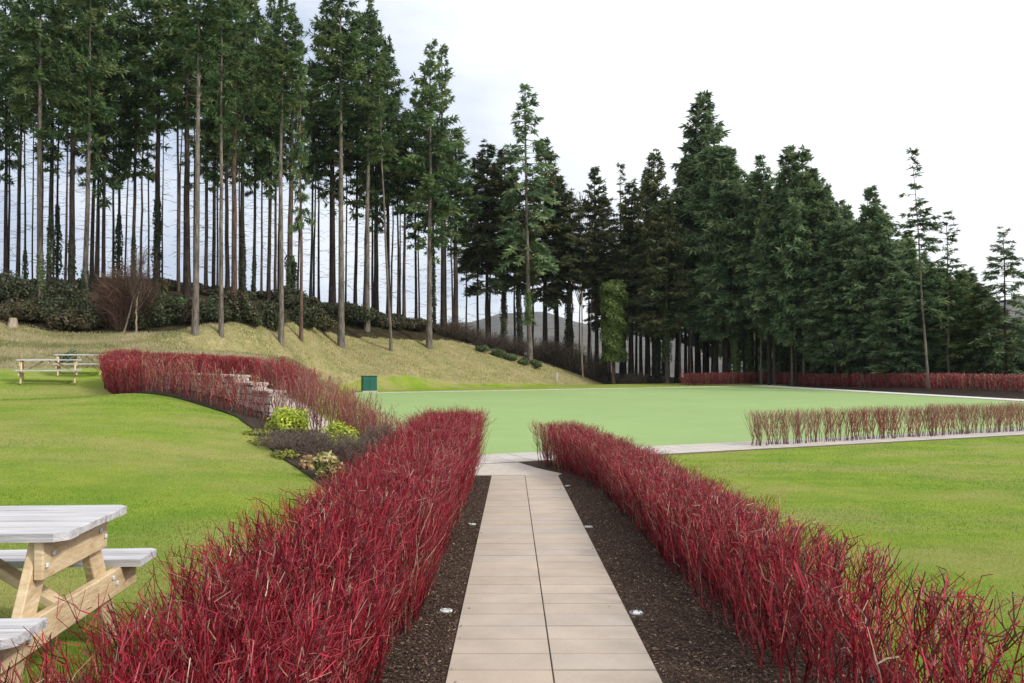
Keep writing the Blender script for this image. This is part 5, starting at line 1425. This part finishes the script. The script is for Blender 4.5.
# ------------------------------------------------------------------ grass blades
def grass(name, n, region, hgt, wid, cols, seed, dpow=1.6, label=None, keep=None, dmin=3.0, dmax=30.0, straw=.25, sgreen=True):
    g = np.random.default_rng(seed)
    # sample in view: distance with density falling off
    d = dmin * (dmax / dmin) ** (g.random(n * 3) ** 1.0)
    u = g.uniform(-.66, .66, n * 3)
    x = u * d; y = d
    ok = region(x, y)
    x, y = x[ok][:n], y[ok][:n]; n = len(x)
    z = gz(x, y) - .006
    sc = np.clip(y / 8.0, .7, 3.0)
    h = hgt * g.uniform(.5, 1.3, n); w = wid * sc * g.uniform(.7, 1.3, n)
    a = g.random(n) * 6.283; ln = g.uniform(.1, .8, n) * h; la = g.random(n) * 6.283
    P = np.stack([x, y, z], 1); S = np.stack([np.cos(a) * w / 2, np.sin(a) * w / 2, np.zeros(n)], 1)
    Tp = P + np.stack([np.cos(la) * ln, np.sin(la) * ln, h], 1)
    V = np.stack([P - S, P + S, Tp], 1).reshape(-1, 3)
    cols = np.array(cols)
    mn = mnoise
    gx_, gy_ = np.arange(-60, 45, .4), np.arange(0, 85, .4)
    fld = np.array([[mn.fractal((a * .28, b * .5, seed * 7.3), 1.0, 2.0, 4) for a in gx_] for b in gy_])
    fld = (fld - fld.min()) / (fld.max() - fld.min())
    pt = fld[np.clip((y / .4).astype(int), 0, len(gy_) - 1), np.clip(((x + 60) / .4).astype(int), 0, len(gx_) - 1)]
    pt = smoothstep(.26, .66, pt)
    c = cols[np.clip(((pt * .75 + g.random(n) * .45 - .1) * len(cols)).astype(int), 0, len(cols) - 1)] * g.uniform(.75, 1.25, (n, 1))
    me = mesh_np(name, V, [np.arange(n * 3).reshape(n, 3)], np.repeat(c, 3, 0))
    return tag(link(name, me, M['grass_blade']), label, 'grass', kind='stuff')
shrub_bed_a = np.array(shrub_bed)
def left_lawn(x, y):
    return (x < -1.85) & (dist_out(x, y, shrub_bed_a) > .02) & (x < np.interp(y, [0, 9.3, 10, 11.6, 13.3, 15, 16.7, 18.8, 21.1, 24.4, 26.8, 30], [-1.85, -2.0, -2.25, -3.0, -3.95, -4.7, -5.55, -7.4, -9.5, -12.0, -13.2, -13.2])) & (dist_out(x, y, BANK) > .3)
ra2, rb2 = ra - soilp * .4 - sn * .32, rbp + soilp * 6 - sn * .32
def right_lawn(x, y):
    below_row = ((x - ra2[0]) * sn[0] + (y - ra2[1]) * sn[1]) < 0
    g0 = np.array(G_NL) + vn * 1.55
    below_walk = ((x - g0[0]) * vn[0] + (y - g0[1]) * vn[1]) > 0
    return (x > 2.28) & below_walk & (below_row | (((x - ra2[0]) * soilp[0] + (y - ra2[1]) * soilp[1]) < 0))
LWN = [(.09, .20, .018), (.13, .245, .022), (.18, .27, .030), (.27, .31, .055), (.38, .355, .13)]
grass('lawn_grass', 200000, left_lawn, .017, .0042, LWN, 1, label='short mown green grass of the left lawn', dmin=3.0, dmax=28)
grass('lawn_grass', 200000, right_lawn, .017, .0042, LWN, 2, label='short mown green grass of the right lawn', dmin=3.2, dmax=27)
floor_a = FLOOR
def bank(x, y): return (dist_out(x, y, BANK) == 0) & (dist_out(x, y, FLOOR) > .0)
TN = [(.19, .21, .08), (.27, .26, .12), (.35, .31, .17), (.42, .37, .23)]
grass('bank_grass', 170000, bank, .13, .010, TN, 3, label='rough straw coloured grass on the bank', dmin=30, dmax=78)
# mulch chips
def chips(n, region, seed, label):
    g = np.random.default_rng(seed); x = g.uniform(-1.9, 2.3, n * 3); y = 2.0 + 15.5 * g.random(n * 3) ** 1.7
    ok = region(x, y); x, y = x[ok][:n], y[ok][:n]; n = len(x)
    z = zpath(y) + (.026 if n < 1000 else .014) + g.uniform(0, .016 if n > 1000 else .002, n)
    P = np.stack([x, y, z], 1); a = g.random(n) * 6.283; L_ = g.uniform(.006, .024, n)[:, None]; W_ = g.uniform(.003, .010, n)[:, None]
    ti = g.normal(0, .35, n)
    A = np.stack([np.cos(a), np.sin(a), ti], 1) * L_ / 2; B = np.stack([-np.sin(a), np.cos(a), g.normal(0, .4, n)], 1) * W_ / 2
    up = np.array([0, 0, .003])
    V = np.stack([P - A - B, P + A - B, P + A + B, P - A + B, P - A * .9 + up, P + A * .9 + up], 1).reshape(-1, 3)
    i = np.arange(n)[:, None] * 6
    Fq = np.concatenate([i + np.array([[0, 1, 5, 4]]), i + np.array([[2, 3, 4, 5]])])
    Ft = np.concatenate([i + np.array([[1, 2, 5]]), i + np.array([[3, 0, 4]])])
    pal = np.array([(.05, .034, .026), (.085, .055, .042), (.13, .082, .062), (.19, .13, .095), (.03, .022, .017), (.30, .23, .17)])
    c = pal[g.choice(6, n, p=[.28, .26, .2, .12, .1, .04])] * g.uniform(.7, 1.3, (n, 1))
    me = mesh_np('bark_chips', V, [Fq, Ft], np.repeat(c, 6, 0))
    tag(link('bark_chips', me, M['chip']), label, 'mulch', kind='stuff')
chips(45000, lambda x, y: (x > -1.85) & (x < PXL - .01) & (y < 15), 5, 'brown bark chips left of the path')
chips(90, lambda x, y: ((x > PXL) & (x < PXL + .16) | (x < PXR) & (x > PXR - .14)) & (y < 14), 9, 'few stray bark chips on the edges of the path')
chips(45000, lambda x, y: (x > PXR + .01) & (x < 2.2) & (y < 15), 6, 'brown bark chips right of the path')
